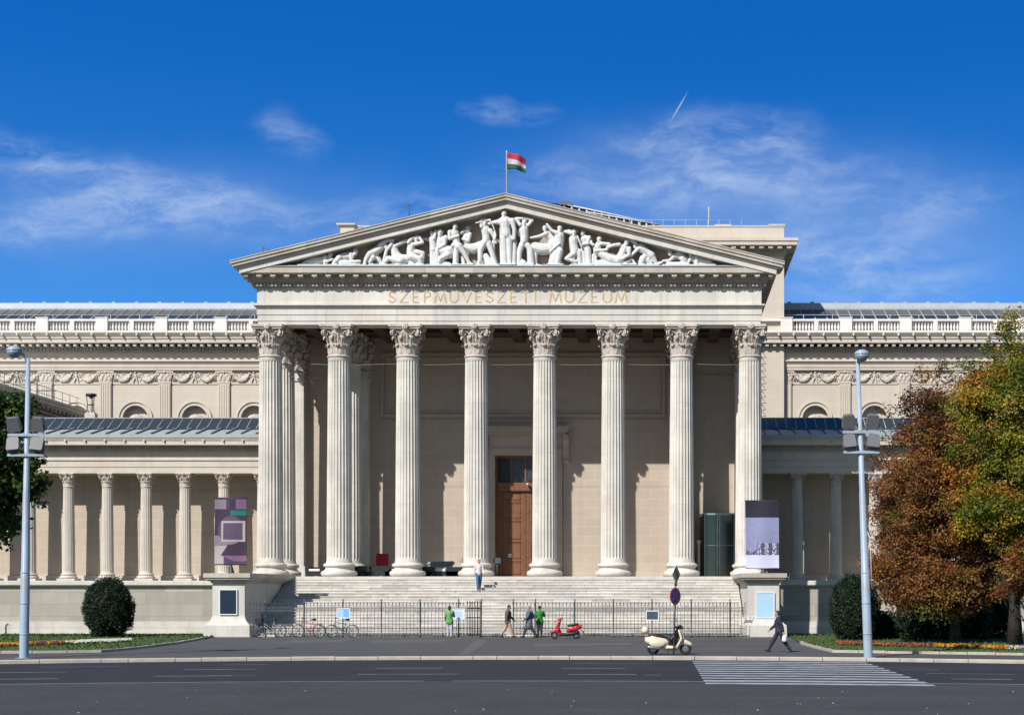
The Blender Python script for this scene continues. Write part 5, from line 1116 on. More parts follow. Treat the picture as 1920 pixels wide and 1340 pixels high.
# ------------------------------------------------------------------ bicycles
def bicycle(pxr, pxf, Y, label, col, light, basket=False, step=False, rack=False):
    """stands against the fence with its front wheel to the left"""
    xr, xf = wx(pxr, Y), wx(pxf, Y); wb = abs(xr-xf); z0 = gz(Y); o = thing('bicycle', label, 'bicycle', ((xr+xf)/2, Y, z0), 0, 'bicycles parked against the left fence'); r = .345; fx, rx = -wb/2, wb/2
    m = material('bicycle paint', col, .35, .1, 3); o.rotation_euler = (R(-4), 0, R(rnd.uniform(-4, 4)))
    for x in (fx, rx):
        t = MB(); t.torus((x, 0, r), r-.02, .021, 'y', 36, 6); w = t.build('wheel', MT['rubber'], o)
        t = MB(); t.torus((x, 0, r), r-.048, .014, 'y', 36, 5); t.build('rim', MT['chrome'], w)
        t = MB()
        for k in range(18): a = 2*math.pi*k/18; t.tube([(x, .02*(-1)**k, r), (x+(r-.05)*math.cos(a), 0, r+(r-.05)*math.sin(a))], .0035, 3)
        t.tube([(x, -.06, r), (x, .06, r)], .025, 8); t.build('spokes', MT['chrome'], w)
        if light: t = MB(); t.tube([(x+(r+.035)*math.cos(R(a)), 0, r+(r+.035)*math.sin(R(a))) for a in range(20, 190 if x > 0 else 150, 12)], .014, 5); t.build('mudguard', m, o)
    bb = (.06, 0, .29); seat_t = (.22, 0, .82); head_t = (fx+.21, 0, .86); head_b = (fx+.17, 0, .70)
    f = MB(); f.tube([bb, seat_t], .018, 8)
    if step: f.tube([bb, (-.15, 0, .45), head_b], .021, 8); f.tube([(.11, 0, .45), (-.1, 0, .58), (head_t[0], 0, .80)], .016, 8)
    else: f.tube([bb, head_b], .02, 8); f.tube([(.19, 0, .73), (head_t[0], 0, .81)], .018, 8)
    f.tube([head_b, head_t], .024, 8)
    for s in (-1, 1): f.tube([bb, (rx, s*.05, r)], .011, 6); f.tube([(.2, 0, .76), (rx, s*.05, r)], .010, 6)
    f.build('frame', m, o)
    f = MB()
    for s in (-1, 1): f.tube([(head_b[0], s*.04, .69), (fx+.07, s*.05, .48), (fx, s*.05, r)], .012, 6)
    f.build('fork', MT['chrome'] if light else m, o)
    f = MB(); f.tube([head_t, (fx+.22, 0, 1.0), (fx+.20, 0, 1.03)], .014, 6); f.tube([(fx+.34, -.29, 1.03), (fx+.22, -.2, 1.06), (fx+.18, 0, 1.04), (fx+.22, .2, 1.06), (fx+.34, .29, 1.03)], .012, 6)
    for s in (-1, 1): f.tube([(fx+.26, s*.24, 1.05), (fx+.36, s*.30, 1.03)], .018, 6)
    f.build('handlebar', MT['rubber'], o)
    f = MB(); f.tube([seat_t, (.235, 0, .93)], .013, 6); f.build('seat_post', MT['chrome'], o)
    blob('saddle', [((.12, 0, .955), .03, (.34, 0, .965), .075), ((.31, .06, .965), (.09, .06, .04)), ((.31, -.06, .965), (.09, .06, .04))], .018, MT['rubber'], o)
    f = MB(); f.x = Matrix.Translation(bb); f.torus((0, -.05, 0), .095, .008, 'y', 20, 4); f.tube([(0, -.05, 0), (.10, -.06, -.13)], .011, 5); f.tube([(0, .05, 0), (-.10, .06, .13)], .011, 5); f.box(.06, .15, -.15, -.06, -.145, -.12); f.box(-.15, -.06, .06, .15, .12, .145); f.tube([(0, -.05, .095), (rx-bb[0], -.05, r-.29+.04)], .006, 4); f.tube([(0, -.05, -.095), (rx-bb[0], -.05, r-.29-.04)], .006, 4); f.build('crank', MT['iron_dark'], o)
    if rack: f = MB(); [f.tube([(.27, s*.06, .72), (rx+.22, s*.07, .74)], .008, 5) for s in (-1, 1)]; [f.tube([(rx, s*.06, r), (rx+.08, s*.07, .74)], .007, 4) for s in (-1, 1)]; [f.tube([(.4+k*.12, -.07, .735), (.4+k*.12, .07, .735)], .007, 4) for k in range(4)]; f.build('rack', MT['iron_dark'], o)
    if basket:
        b = MB(); b.box(fx-.20, fx+.14, -.17, .17, .74, .76); b.box(fx-.22, fx-.205, -.18, .18, .74, 1.02); b.box(fx+.14, fx+.155, -.18, .18, .74, 1.02); b.box(fx-.205, fx+.14, -.18, -.165, .74, 1.02); b.box(fx-.205, fx+.14, .165, .18, .74, 1.02); b.build('basket', MT['rubber'], o)
    return o
bicycle(525.8, 486, FY-.35, 'silver step-through bicycle with black front basket beside the left pedestal', (.26, .29, .33), True, True, True, True)
bicycle(598, 559, FY-.40, 'red-and-white bicycle between the silver and the dark blue ones', (.38, .035, .05), True, False, False, True)
bicycle(660.5, 621.5, FY-.36, 'dark teal blue bicycle, rightmost of the three at the fence', (.025, .085, .12), False, False, False, False)

# ------------------------------------------------------------------ scooters
def scooter(px, py, face, label, body, big):
    bx, by = G(px, py); o = thing('motor_scooter', label, 'scooter', (bx, by, 0), R(0 if face > 0 else 180), 'parked motor scooters'); m = material('scooter paint', body, .34, .12, 2, spec=.5, stain=mul(body, .6), stain_amt=.3)
    r = .235 if big else .20; fx, rx = (.66, -.62) if big else (.60, -.54)
    for x in (fx, rx):
        t = MB(); t.torus((x, 0, r), r-.05, .055, 'y', 32, 10); w = t.build('wheel', MT['rubber'], o)
        t = MB(); t.x = Matrix.Translation((x, 0, r)); disc(t, .10, -.05, .05, 18); disc(t, .04, -.07, .07, 12)
        for k in range(5): a = 2*math.pi*k/5; t.tube([(.04*math.cos(a), 0, .04*math.sin(a)), ((r-.09)*math.cos(a), 0, (r-.09)*math.sin(a))], .022, 5)
        t.torus((0, 0, 0), r-.095, .016, 'y', 24, 5); t.build('rim', MT['chrome'], w)
    if big:
        blob('body', [((-.18, 0, .46), .20, (-.62, 0, .56), .22), ((-.62, .0, .56), (.34, .25, .20)), ((-.70, 0, .58), .18, (-.86, 0, .60), .12), ((-.45, .20, .45), (.34, .085, .17)), ((-.45, -.20, .45), (.34, .085, .17)), ((-.15, 0, .30), .13, (.30, 0, .28), .12), ((-.05, .12, .28), .06, (.30, .12, .28), .06), ((-.05, -.12, .28), .06, (.30, -.12, .28), .06)], .028, m, o)
        blob('leg_shield', [((.30, .14, .28), .055, (.50, .19, .62), .05), ((.30, -.14, .28), .055, (.50, -.19, .62), .05), ((.50, .19, .62), .05, (.40, .13, .96), .05), ((.50, -.19, .62), .05, (.40, -.13, .96), .05), ((.33, 0, .30), .10, (.56, 0, .62), .07), ((.56, 0, .62), .08, (.44, 0, .98), .07), ((.46, .1, .8), .07, (.46, -.1, .8), .07), ((.48, .12, .6), .06, (.48, -.12, .6), .06)], .025, m, o)
        blob('front_fender', [((.50, 0, .42), .07, (.66, 0, .50), .10), ((.66, 0, .48), .10, (.86, 0, .40), .07), ((.66, 0, .46), (.24, .09, .09))], .025, m, o)
        blob('seat', [((-.74, 0, .76), .09, (-.20, 0, .74), .09), ((-.55, .09, .76), .07, (-.22, .07, .73), .06), ((-.55, -.09, .76), .07, (-.22, -.07, .73), .06)], .025, MT['blackseat'], o)
        blob('leg_cover', [((-.22, .0, .76), .10, (.18, 0, .62), .17), ((.18, 0, .62), .19, (.38, 0, .90), .13), ((-.05, 0, .45), .13, (.25, 0, .42), .15), ((.10, .16, .6), .10, (.30, .16, .88), .08), ((.10, -.16, .6), .10, (.30, -.16, .88), .08)], .028, MT['blackseat'], o)
        blob('handlebar', [((.36, 0, 1.0), .085, (.44, 0, 1.08), .10), ((.38, .05, 1.08), .045, (.22, .33, 1.10), .035), ((.38, -.05, 1.08), .045, (.22, -.33, 1.10), .035)], .022, MT['blackseat'], o)
        t = MB(); t.ell((.53, 0, 1.07), (.05, .085, .085), 14, 8); t.build('headlight', MT['chrome'], o)
        blob('top_case', [((-.93, 0, .95), (.17, .22, .15)), ((-.93, 0, 1.0), (.15, .20, .13))], .025, m, o)
        t = MB(); [t.tube([(-.72, s*.12, .70), (-.98, s*.12, .80), (-.93, s*.1, .86)], .014, 5) for s in (-1, 1)]; t.build('rack', MT['chrome'], o)
        for s in (-1, 1):
            t = MB(); t.tube([(.34, s*.28, 1.10), (.33, s*.36, 1.32)], .009, 5); t.ell((.31, s*.37, 1.37), (.02, .075, .06), 10, 6); t.build('mirror', MT['chrome'], o)
        blob('silencer', [((-.36, -.17, .26), .06, (-.66, -.17, .28), .075), ((-.66, -.17, .28), .075, (-.80, -.17, .31), .06)], .02, MT['chrome'], o)
        t = MB(); t.ell((-.96, 0, .62), (.035, .09, .05), 10, 6); t.build('tail_light', material('red lamp lens', (.35, .01, .01), .2), o)
        t = MB(); t.tube([(.02, -.1, .24), (-.06, -.22, .0)], .014, 5); t.tube([(.02, .1, .24), (-.06, .22, .0)], .014, 5); t.build('kick_stand', MT['iron_dark'], o)
    else:
        blob('body', [((-.15, 0, .44), .12, (-.55, 0, .58), .15), ((-.55, 0, .58), .15, (-.80, 0, .66), .08), ((-.40, .08, .52), (.28, .08, .13)), ((-.40, -.08, .52), (.28, .08, .13))], .024, m, o)
        blob('lower_fairing', [((-.62, 0, .34), .12, (-.10, 0, .26), .10), ((-.10, 0, .24), .09, (.30, 0, .24), .08), ((-.5, .08, .3), .08, (-.3, .08, .28), .07), ((-.5, -.08, .3), .08, (-.3, -.08, .28), .07)], .024, MT['blackseat'], o)
        blob('leg_shield', [((.28, 0, .25), .09, (.42, 0, .60), .10), ((.42, 0, .60), .10, (.33, 0, .92), .08), ((.38, .13, .45), .06, (.40, .10, .8), .05), ((.38, -.13, .45), .06, (.40, -.10, .8), .05)], .024, m, o)
        blob('front_fender', [((.44, 0, .38), .06, (.60, 0, .42), .085), ((.60, 0, .42), .085, (.78, 0, .34), .06)], .022, m, o)
        blob('seat', [((-.62, 0, .77), .075, (-.14, 0, .70), .07), ((-.5, .07, .77), .05, (-.2, .06, .71), .05), ((-.5, -.07, .77), .05, (-.2, -.06, .71), .05)], .022, MT['blackseat'], o)
        blob('handlebar', [((.30, 0, .95), .06, (.34, 0, 1.03), .085), ((.30, .05, 1.03), .04, (.18, .30, 1.05), .03), ((.30, -.05, 1.03), .04, (.18, -.30, 1.05), .03)], .02, m, o)
        t = MB(); t.ell((.42, 0, 1.02), (.03, .07, .06), 12, 7); t.build('headlight', MT['chrome'], o)
        t = MB(); t.tube([(.24, .26, 1.05), (.20, .32, 1.22)], .008, 5); t.ell((.19, .33, 1.26), (.02, .06, .05), 10, 6); t.build('mirror', MT['iron_dark'], o)
        t = MB(); t.ell((-.84, 0, .62), (.03, .08, .05), 10, 6); t.build('tail_light', material('orange lamp lens', (.55, .16, .02), .2), o)
        t = MB(); t.tube([(-.66, 0, .6), (-.86, 0, .42), (-.92, 0, .36)], .018, 5); t.box(-.95, -.88, -.08, .08, .30, .42); t.build('plate_holder', MT['iron_dark'], o)
        t = MB(); t.tube([(.0, .1, .2), (-.05, .2, .0)], .013, 5); t.build('kick_stand', MT['iron_dark'], o)
    return o
scooter(1254, 1226.5, 1, 'cream motor scooter with round top case and black leg cover, beside the sign post', (.62, .54, .40), True)
scooter(1061, 1197, -1, 'red motor scooter with black seat parked against the right fence', (.42, .012, .022), False)

# ------------------------------------------------------------------ people
MT['skin'] = material('skin', (.42, .24, .17), .55, .08, 4)
def person(px, py, Yz, label, h, rz, legs, arms, cols, torso=(0, 0), coat=.0, hair=1, bulky=1.0, face_y=0.0, shoes=(.03,.025,.02), extra=None):
    """legs: (thigh, knee) degrees for left/right, arms: (raise, out, elbow); figure faces -Y before turning"""
    if Yz is None: bx, by = G(px, py); bz = 0
    else: bx, by, bz = Yz
    o_loc = (bx, by, bz); k = h/1.75
    lean = R(torso[0]); 
    def V(x, f, z): return Vector((x*k, -f*k, z*k))       # f = forward
    hipz = .93; feet = []
    J = {}
    low = 9
    for i, s in ((0, -1), (1, 1)):
        th, kn = R(legs[i][0]), R(legs[i][1]); hx = s*.095
        kx = (hx, .45*math.sin(th), hipz-.45*math.cos(th)); a = th-kn; an = (hx, kx[1]+.43*math.sin(a), kx[2]-.43*math.cos(a)); J[i] = (hx, kx, an, a); low = min(low, an[2])
    drop = low-.075
    def D(p): return V(p[0], p[1], p[2]-drop)
    H = hipz-drop
    def T(x, f, z): # torso point leaned about hip
        dz = z-hipz; return V(x, f*math.cos(lean)+dz*math.sin(lean), H+dz*math.cos(lean)-f*math.sin(lean))
    body = []; trou = []; jac = []; shoe = []
    for i, s in ((0, -1), (1, 1)):
        hx, kx, an, a = J[i]; hp = V(hx, 0, H); kp = D(kx); ap = D(an); toe = ap+Vector((0, -.15*k*math.cos(max(a, -.6)), -.04*k-.15*k*math.sin(-a)*.6)); heel = ap+Vector((0, .05*k, -.035*k))
        body += [(hp, .085*k, kp, .055*k), (kp, .055*k, ap, .038*k), (ap, .036*k, toe, .03*k)]
        trou += [(hp, .105*k*bulky, kp, .078*k*bulky), (kp, .078*k*bulky, ap+Vector((0, 0, .03*k)), .062*k)]
        shoe += [(heel, .043*k, toe, .035*k), (ap, .045*k, toe, .036*k)]
    pel = T(0, 0, .95); ch = T(0, .0, 1.30); nk = T(0, 0, 1.49); hd = T(0, .03, 1.635)
    body += [(pel, (.15*k, .10*k, .12*k)), (ch, (.165*k, .105*k, .20*k)), (pel, .12*k, ch, .13*k), (nk-Vector((0,0,.06*k)), .055*k, hd, .052*k), (hd, (.072*k, .09*k, .112*k)), (hd+Vector((0, -.035*k, -.065*k)), (.05*k, .05*k, .045*k))]
    body += [(hd+Vector((0, -.097*k, -.012*k)), (.013*k, .018*k, .022*k)), (hd+Vector((0, -.085*k, -.05*k)), (.024*k, .012*k, .008*k))]
    for s in (-1, 1): body += [(hd+Vector((s*.074*k, .005*k, -.01*k)), (.010*k, .022*k, .03*k)), (hd+Vector((s*.03*k, -.082*k, .018*k)), (.014*k, .010*k, .010*k))]
    trou += [(V(0, 0, H-.02), (.165*k*bulky, .12*k, .13*k))]
    jac += [(pel+Vector((0, 0, .05*k)), (.175*k*bulky, .13*k*bulky, .14*k)), (ch, (.195*k*bulky, .135*k*bulky, .22*k)), (pel, .145*k*bulky, ch, .155*k*bulky), (T(-.14, 0, 1.40), .075*k*bulky, T(.14, 0, 1.40), .075*k*bulky), (nk-Vector((0,0,.05*k)), .075*k, nk, .06*k)]
    if coat: jac += [(T(-.05, 0, .9), .15*k*bulky, V(-.05, 0, H-coat), .155*k*bulky), (T(.05, 0, .9), .15*k*bulky, V(.05, 0, H-coat), .155*k*bulky)]
    hands = []
    for i, s in ((0, -1), (1, 1)):
        ra, out, el = (R(q) for q in arms[i]); sh = T(s*.185, 0, 1.41)
        d1 = Vector((s*math.sin(out), -math.sin(ra)*math.cos(out), -math.cos(ra)*math.cos(out))); eb = sh+d1*.29*k
        r2 = ra+el; d2 = Vector((s*math.sin(out)*(.3 if el < .9 else -.5), -math.sin(r2), -math.cos(r2))).normalized(); wr = eb+d2*.25*k
        body += [(sh, .05*k, eb, .042*k), (eb, .042*k, wr, .030*k)]; jac += [(sh, .072*k*bulky, eb, .06*k*bulky), (eb, .06*k*bulky, wr-d2*.02*k, .047*k*bulky)]
        palm = wr+d2*.055*k; side = Vector((0, -1, 0)) if abs(d2.y) < .8 else Vector((0, 0, 1)); side = (side-d2*side.dot(d2)).normalized(); body += [(wr, .028*k, palm, .034*k)]
        cur = d2.cross(side)
        for q, ln in enumerate((.062, .075, .07, .055)):
            b0 = palm+side*(.027-.018*q)*k+d2*.02*k; m1 = b0+d2*ln*.55*k+cur*s*.008*k; e = m1+(d2*.7+cur*s*.7).normalized()*ln*.45*k; body += [(b0, .0105*k, m1, .0095*k), (m1, .0095*k, e, .008*k)]
        tb = wr+side*.03*k+d2*.02*k; body += [(tb, .012*k, tb+(side*.7+d2*.7)*.035*k, .0105*k), (tb+(side*.7+d2*.7)*.035*k, .0105*k, tb+(side*.4+d2*.9)*.065*k, .009*k)]
        hands.append(palm)
    o = blob('person', body, .0125, MT['skin'], None, o_loc, rz, 1); tag(o, label, 'person')
    cl, ct, chh = cols
    j = blob('jacket', jac, .02, material('jacket cloth', cl, .85, .12, 6, bump=.2), o); t = blob('trousers', trou, .02, material('trouser cloth', ct, .85, .12, 6, bump=.2), o); blob('shoes', shoe, .015, material('shoe leather', shoes, .6, .1, 5), o)
    hs = [(hd+Vector((0, .02*k, .03*k)), (.084*k, .092*k, .10*k)), (hd+Vector((0, .05*k, -.02*k)), (.075*k, .06*k, .085*k))]
    if hair > 1: hs += [(hd+Vector((0, .05*k, .02*k)), .085*k, hd+Vector((0, .065*k, -.10*k)), .075*k)]
    hb = blob('hair', hs, .014, material('hair', chh, .7, .15, 8), o)
    if extra: extra(o, k, hands, T, V, H)
    return o
def stair_z(Y): return PB*(math.floor((Y-(-10.8))/((Y1-Y0)/(NS-1)))+1)/NS
AR = (0, 8, 12)
# woman in a light green jacket at the left fence, seen from behind
person(0, 0, (wx(843, FY-.75), FY-.75, 0), 'person in light green jacket and pale trousers reading the board on the left fence', 1.70, R(180), ((0, 0), (2, 3)), ((25, 10, 70), (10, 12, 30)), ((.13, .30, .09), (.46, .44, .47), (.02, .016, .014)), coat=.10, hair=2, bulky=1.12, shoes=(.3, .04, .06))
def bag_blue(o, k, hands, T, V, H): blob('bag', [(T(-.12, -.2, 1.2), (.14*k, .11*k, .19*k)), (T(-.10, -.18, 1.38), (.10*k, .07*k, .08*k))], .022, material('blue bag cloth', (.03, .18, .42), .7, .1, 5), o)
person(0, 0, (wx(1012, FY-.75), FY-.75, 0), 'person in bright green jacket and beige trousers standing at the right fence', 1.70, R(180), ((0, 0), (3, 4)), ((30, 10, 75), (22, 10, 60)), ((.025, .19, .03), (.42, .34, .29), (.02, .016, .014)), coat=.10, hair=1, bulky=1.12, shoes=(.25, .16, .13))
person(0, 0, (wx(992, FY-1.6), FY-1.6, 0), 'person in bulky slate grey coat with a blue bag walking left before the fence', 1.76, R(-78), ((22, 6), (-18, 14)), ((-18, 10, 18), (22, 10, 30)), ((.10, .115, .16), (.055, .045, .055), (.36, .26, .22)), coat=.28, hair=1, bulky=1.25, extra=bag_blue)
person(0, 0, (wx(952, FY-1.0), FY-1.0, 0), 'person in dark brown jacket and beige trousers walking through the fence opening', 1.80, R(96), ((20, 4), (-16, 16)), ((-16, 8, 14), (18, 8, 28)), ((.095, .065, .055), (.42, .28, .20), (.06, .035, .025)), (4, 0), coat=.06, bulky=1.16)
sy = -3.6
person(0, 0, (wx(898, sy), sy, stair_z(sy)), 'person in pale pink top and blue jeans descending the museum stairs', 1.84, R(18), ((14, 10), (-10, 16)), ((-12, 10, 12), (14, 10, 26)), ((.60, .51, .53), (.045, .13, .21), (.045, .03, .025)), bulky=1.08)
def bag_white(o, k, hands, T, V, H):
    p = hands[1]; blob('bag', [(p+Vector((0, .02, -.22)), (.04, .10, .16)), (p+Vector((0, .02, -.28)), (.05, .11, .09)), (p, .015, p+Vector((0, .02, -.15)), .03)], .018, material('white bag', (.66, .66, .66), .6, .05, 4), o)
    blob('shirt', [(T(0, .115, 1.38), (.035*k, .03*k, .09*k))], .012, material('white shirt', (.6, .6, .62), .7), o)
person(1461, 1222, None, 'person in dark navy suit striding left across the pavement with a white bag', 1.80, R(-86), ((30, 4), (-24, 10)), ((20, 8, 30), (-24, 10, 10)), ((.022, .02, .042), (.024, .024, .038), (.05, .035, .03)), (5, 0), coat=.02, bulky=1.10, extra=bag_white)

# ------------------------------------------------------------------ vegetation
def leaf_mesh(name, P, N, S, tint, mat):
    """one diamond-shaped leaf per point: P centres, N normals, S sizes"""
    n = len(P); rg = np.random.default_rng(n)
    N = N/np.linalg.norm(N, axis=1)[:, None]; a = rg.normal(size=(n, 3)); U = np.cross(N, a); U /= np.linalg.norm(U, axis=1)[:, None]; Vv = np.cross(N, U)
    S = S[:, None]; bend = N*S*.18
    v = np.stack([P-U*S, P+Vv*S*.55-bend, P+U*S, P-Vv*S*.55-bend], 1).reshape(-1, 3)
    me = bpy.data.meshes.new(name); me.vertices.add(4*n); me.vertices.foreach_set('co', v.astype(np.float32).ravel()); me.loops.add(6*n); me.polygons.add(2*n)
    b = np.arange(n)[:, None]*4; idx = np.concatenate([b+0, b+1, b+2, b+0, b+2, b+3], 1)
    me.loops.foreach_set('vertex_index', idx.astype(np.int32).ravel()); me.polygons.foreach_set('loop_start', (np.arange(2*n)*3).astype(np.int32))
    at = me.attributes.new('tint', 'FLOAT', 'POINT'); at.data.foreach_set('value', np.repeat(tint, 4).astype(np.float32)); me.materials.append(mat); me.update(calc_edges=True); return me
def crown_points(ells, nclump, per, rc, seed, flat=.75, bias=.45, tinter=None):
    rg = np.random.default_rng(seed); vol = np.array([e[3]*e[4]*e[5] for e in ells])**.75; vol /= vol.sum(); C = []
    for i in rg.choice(len(ells), nclump, p=vol):
        e = ells[i]; d = rg.normal(size=3); d /= np.linalg.norm(d); r = rg.random()**bias*(1+.10*rg.normal()); C.append([e[0]+d[0]*e[3]*r, e[1]+d[1]*e[4]*r, e[2]+d[2]*e[5]*r])
    C = np.array(C); Ps = []; Ns = []; Ts = []
    for c in C:
        r = rc*rg.uniform(.55, 1.25); m = int(per*(r/rc)**2); d = rg.normal(size=(m, 3)); d /= np.linalg.norm(d, axis=1)[:, None]; q = rg.random(m)**.42
        sub = rg.normal(size=(6, 3))*r*.5; w = sub[rg.integers(0, 6, m)]*.7
        P = c+d*q[:, None]*r*np.array([.75, .75, flat*.75])+w*np.array([1, 1, flat]); Ps.append(P)
        Ns.append(d*.5+np.array([0, 0, .55])+rg.normal(size=(m, 3))*.5); base = tinter(c, rg) if tinter else rg.random(); Ts.append(np.clip(base+rg.normal(size=m)*.075, 0, 1))
    return np.concatenate(Ps), np.concatenate(Ns), np.concatenate(Ts), C
def tree(name, label, base, h, tr, ells, nclump, per, rc, leaf, mat, seed, tinter=None, group='autumn trees on the right lawn', lo=None, cat='tree', bias=.45):
    o = thing(name, label, cat, base, 0, group); P, N, T_, C = crown_points(ells, nclump, per, rc, seed, tinter=tinter, bias=bias); B = np.array(base); rg = np.random.default_rng(seed+1)
    if lo is not None: k = P[:, 2] > lo+rg.random(len(P))*.8; P, N, T_ = P[k], N[k], T_[k]
    link('crown', leaf_mesh('crown', P-B, N, leaf*rg.uniform(.6, 1.25, len(P)), T_, mat), o)
    r = random.Random(seed); mb = MB(); top = np.array([np.mean([e[0] for e in ells]), np.mean([e[1] for e in ells]), h]); pts = []
    for i in range(7): t = i/6; pts.append(Vector((float((top[0]-base[0])*t**1.5)+r.uniform(-.12, .12)*(i > 0), float((top[1]-base[1])*t**1.5)+r.uniform(-.12, .12)*(i > 0), (h*.72)*t)))
    mb.tube(pts, [tr*1.35]+[tr*(1-.8*i/6) for i in range(1, 7)], 9)
    for c in C[::max(1, len(C)//46)]:
        e = Vector([float(q) for q in c-B]); t = min(.95, max(.22, (e.z/(h*.72))*.6)); s = pts[0].lerp(pts[-1], t) if False else pts[min(6, int(t*6))]
        mid = s.lerp(e, .5)+Vector((r.uniform(-.4, .4), r.uniform(-.4, .4), r.uniform(-.1, .5))); mb.tube([s, s.lerp(mid, .5), mid, e], [tr*.42*(1-t*.6), tr*.3*(1-t*.5), tr*.2*(1-t*.4), .02], 5)
    mb.build('trunk', MT['bark'], o, fix=False); return o
def E(px, py, Y, rx, rz, ry=None):
    p = FPX/(Y-CY); return (wx(px, Y), Y, wz(py, Y), rx/p, (ry or rx)/p, rz/p)
MT['rust'] = foliage('rust autumn leaves', [(0, (.045, .024, .013)), (.3, (.165, .072, .028)), (.55, (.32, .135, .044)), (.75, (.27, .155, .040)), (1, (.14, .15, .030))], .4)
MT['gold_leaf'] = foliage('yellowing green leaves', [(0, (.032, .055, .012)), (.35, (.105, .150, .022)), (.6, (.25, .25, .030)), (.8, (.44, .32, .032)), (1, (.40, .15, .03))], .42)
MT['orange_leaf'] = foliage('orange leaves', [(0, (.10, .035, .015)), (.5, (.23, .075, .022)), (1, (.26, .15, .03))], .35)
MT['dkgreen'] = foliage('dark chestnut leaves', [(0, (.010, .024, .007)), (.5, (.026, .060, .012)), (1, (.07, .12, .02))], .25)
MT['yew'] = foliage('dark yew needles', [(0, (.005, .011, .006)), (.5, (.011, .026, .011)), (1, (.026, .050, .018))], .1)
def tin_brown(c, rg): return np.clip(.42+rg.normal()*.16+(.5 if rg.random() < .16+(.30 if c[0] > wx(1765, TY) else 0) else 0), 0, 1)
def tin_green(c, rg): return np.clip(.42+rg.normal()*.17+(.25 if rg.random() < .22 else 0)+(.12 if c[0] > wx(1900, -22) else 0)+(.45 if c[0] < wx(1850, -22) and rg.random() < .35 else 0), 0, 1)
TY = -24
bb = (wx(1792, TY), TY, gz(TY))
tree('autumn_tree', 'large rust-brown autumn tree behind the right street lamp', bb, wz(690, TY)-.5, .22,
     [E(1765, 830, TY, 100, 110), E(1730, 950, TY, 104, 110), E(1790, 1020, TY, 120, 110), E(1765, 740, TY, 50, 66), E(1705, 860, TY, 66, 90), E(1705, 1050, TY, 78, 90), E(1830, 900, TY, 80, 110), E(1690, 980, TY, 64, 110), E(1770, 1105, TY, 95, 50), E(1690, 1090, TY, 60, 55), E(1850, 1060, TY, 60, 60)], 440, 340, .74, .073, MT['rust'], 31, tin_brown, bias=.38)
GYt = -26
tree('autumn_tree', 'taller yellow-green autumn tree at the right edge, rising above the rust-brown tree', (wx(1903, GYt), GYt, gz(GYt)), wz(620, GYt)-.5, .30,
     [E(1885, 700, GYt, 66, 92), E(1905, 800, GYt, 110, 110), E(1930, 930, GYt, 130, 120), E(1860, 870, GYt, 85, 100), E(1825, 755, GYt, 46, 66), E(1985, 760, GYt, 110, 150), E(1880, 985, GYt, 100, 70)], 440, 340, .75, .077, MT['gold_leaf'], 37, tin_green, bias=.38)
tree('small_tree', 'small orange-leaved tree low at the right edge in front of the dark trunk', (wx(1925, -29), -29, 0), 4.4, .10, [E(1905, 1080, -29, 42, 55), E(1945, 1060, -29, 40, 60)], 40, 160, .5, .075, MT['orange_leaf'], 41)
LY = -14
tree('chestnut_tree', 'dark green leafy tree reaching in from the left edge behind the lamp', (wx(-75, LY), LY, gz(LY)), wz(700, LY), .28, [E(-80, 860, LY, 118, 130), E(8, 800, LY, 38, 62), E(38, 885, LY, 40, 75), E(10, 975, LY, 30, 45)], 210, 190, .9, .155, MT['dkgreen'], 43, group='trees along the left lawn')
def shrub(label, px, py_b, Y, w, h, seed, n=26000, leaf=.045, name='yew_bush', egg=.0, mat='yew', zb=None, group='clipped dark evergreen bushes', lump=.065):
    z = gz(Y); o = thing(name, label, 'bush', (wx(px, Y), Y, z), 0, group); rg = np.random.default_rng(seed)
    d = rg.normal(size=(n, 3)); d /= np.linalg.norm(d, axis=1)[:, None]; az = np.arctan2(d[:, 1], d[:, 0]); el = np.arcsin(d[:, 2])
    rr = 1+lump*np.sin(az*5+1+el*3)+lump*np.sin(az*9+el*7)*.7+lump*np.sin(el*11+az*4)*.6; rr *= 1-.16*rg.random(n)**2; rr += .035*np.abs(rg.normal(size=n)); rr += np.where(np.sin(az*17+2)*np.sin(el*5+az*3) > .55, .07*rg.random(n), 0)
    shape = np.where(d[:, 2] < 0, np.sqrt(np.maximum(0, 1-np.abs(d[:, 2])**2.6))/np.sqrt(np.maximum(1e-4, 1-d[:, 2]**2)), 1.0); shape = np.clip(shape, .8, 1.25)
    P = np.stack([d[:, 0]*w/2*rr*shape, d[:, 1]*w/2*rr*shape, d[:, 2]*h/2*rr+h/2+.06], 1); P[:, 2] = np.maximum(P[:, 2], .05)
    link('foliage', leaf_mesh('foliage', P, d*.5+np.array([0, 0, .5])+rg.normal(size=(n, 3))*.6, leaf*rg.uniform(.7, 1.5, n), np.clip(.5+rg.normal(size=n)*.2+.25*np.sin(az*6)*np.sin(el*8), 0, 1), MT[mat]), o)
    mb = MB(); mb.tube([(0, 0, -.05), (.02, 0, h*.35), (0, .03, h*.7)], [.09, .07, .02], 7)
    for i in range(14): a = i*2.4; mb.tube([(0, 0, h*.15+i*.04), (math.cos(a)*w*.36, math.sin(a)*w*.36, h*.3+i*h*.04)], [.03, .01], 4)
    mb.ell((0, 0, h/2+.06), (w*.40, w*.40, h*.42), 16, 10); mb.build('stem_and_core', MT['bark'], o, fix=False); return o  # stem and twigs, plus a dark core filling the bush behind the needles
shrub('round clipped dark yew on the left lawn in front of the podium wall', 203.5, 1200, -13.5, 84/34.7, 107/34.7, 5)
shrub('egg-shaped clipped dark yew behind the foot of the right street lamp', 1602, 1207, -19, 2.35, 3.15, 6)
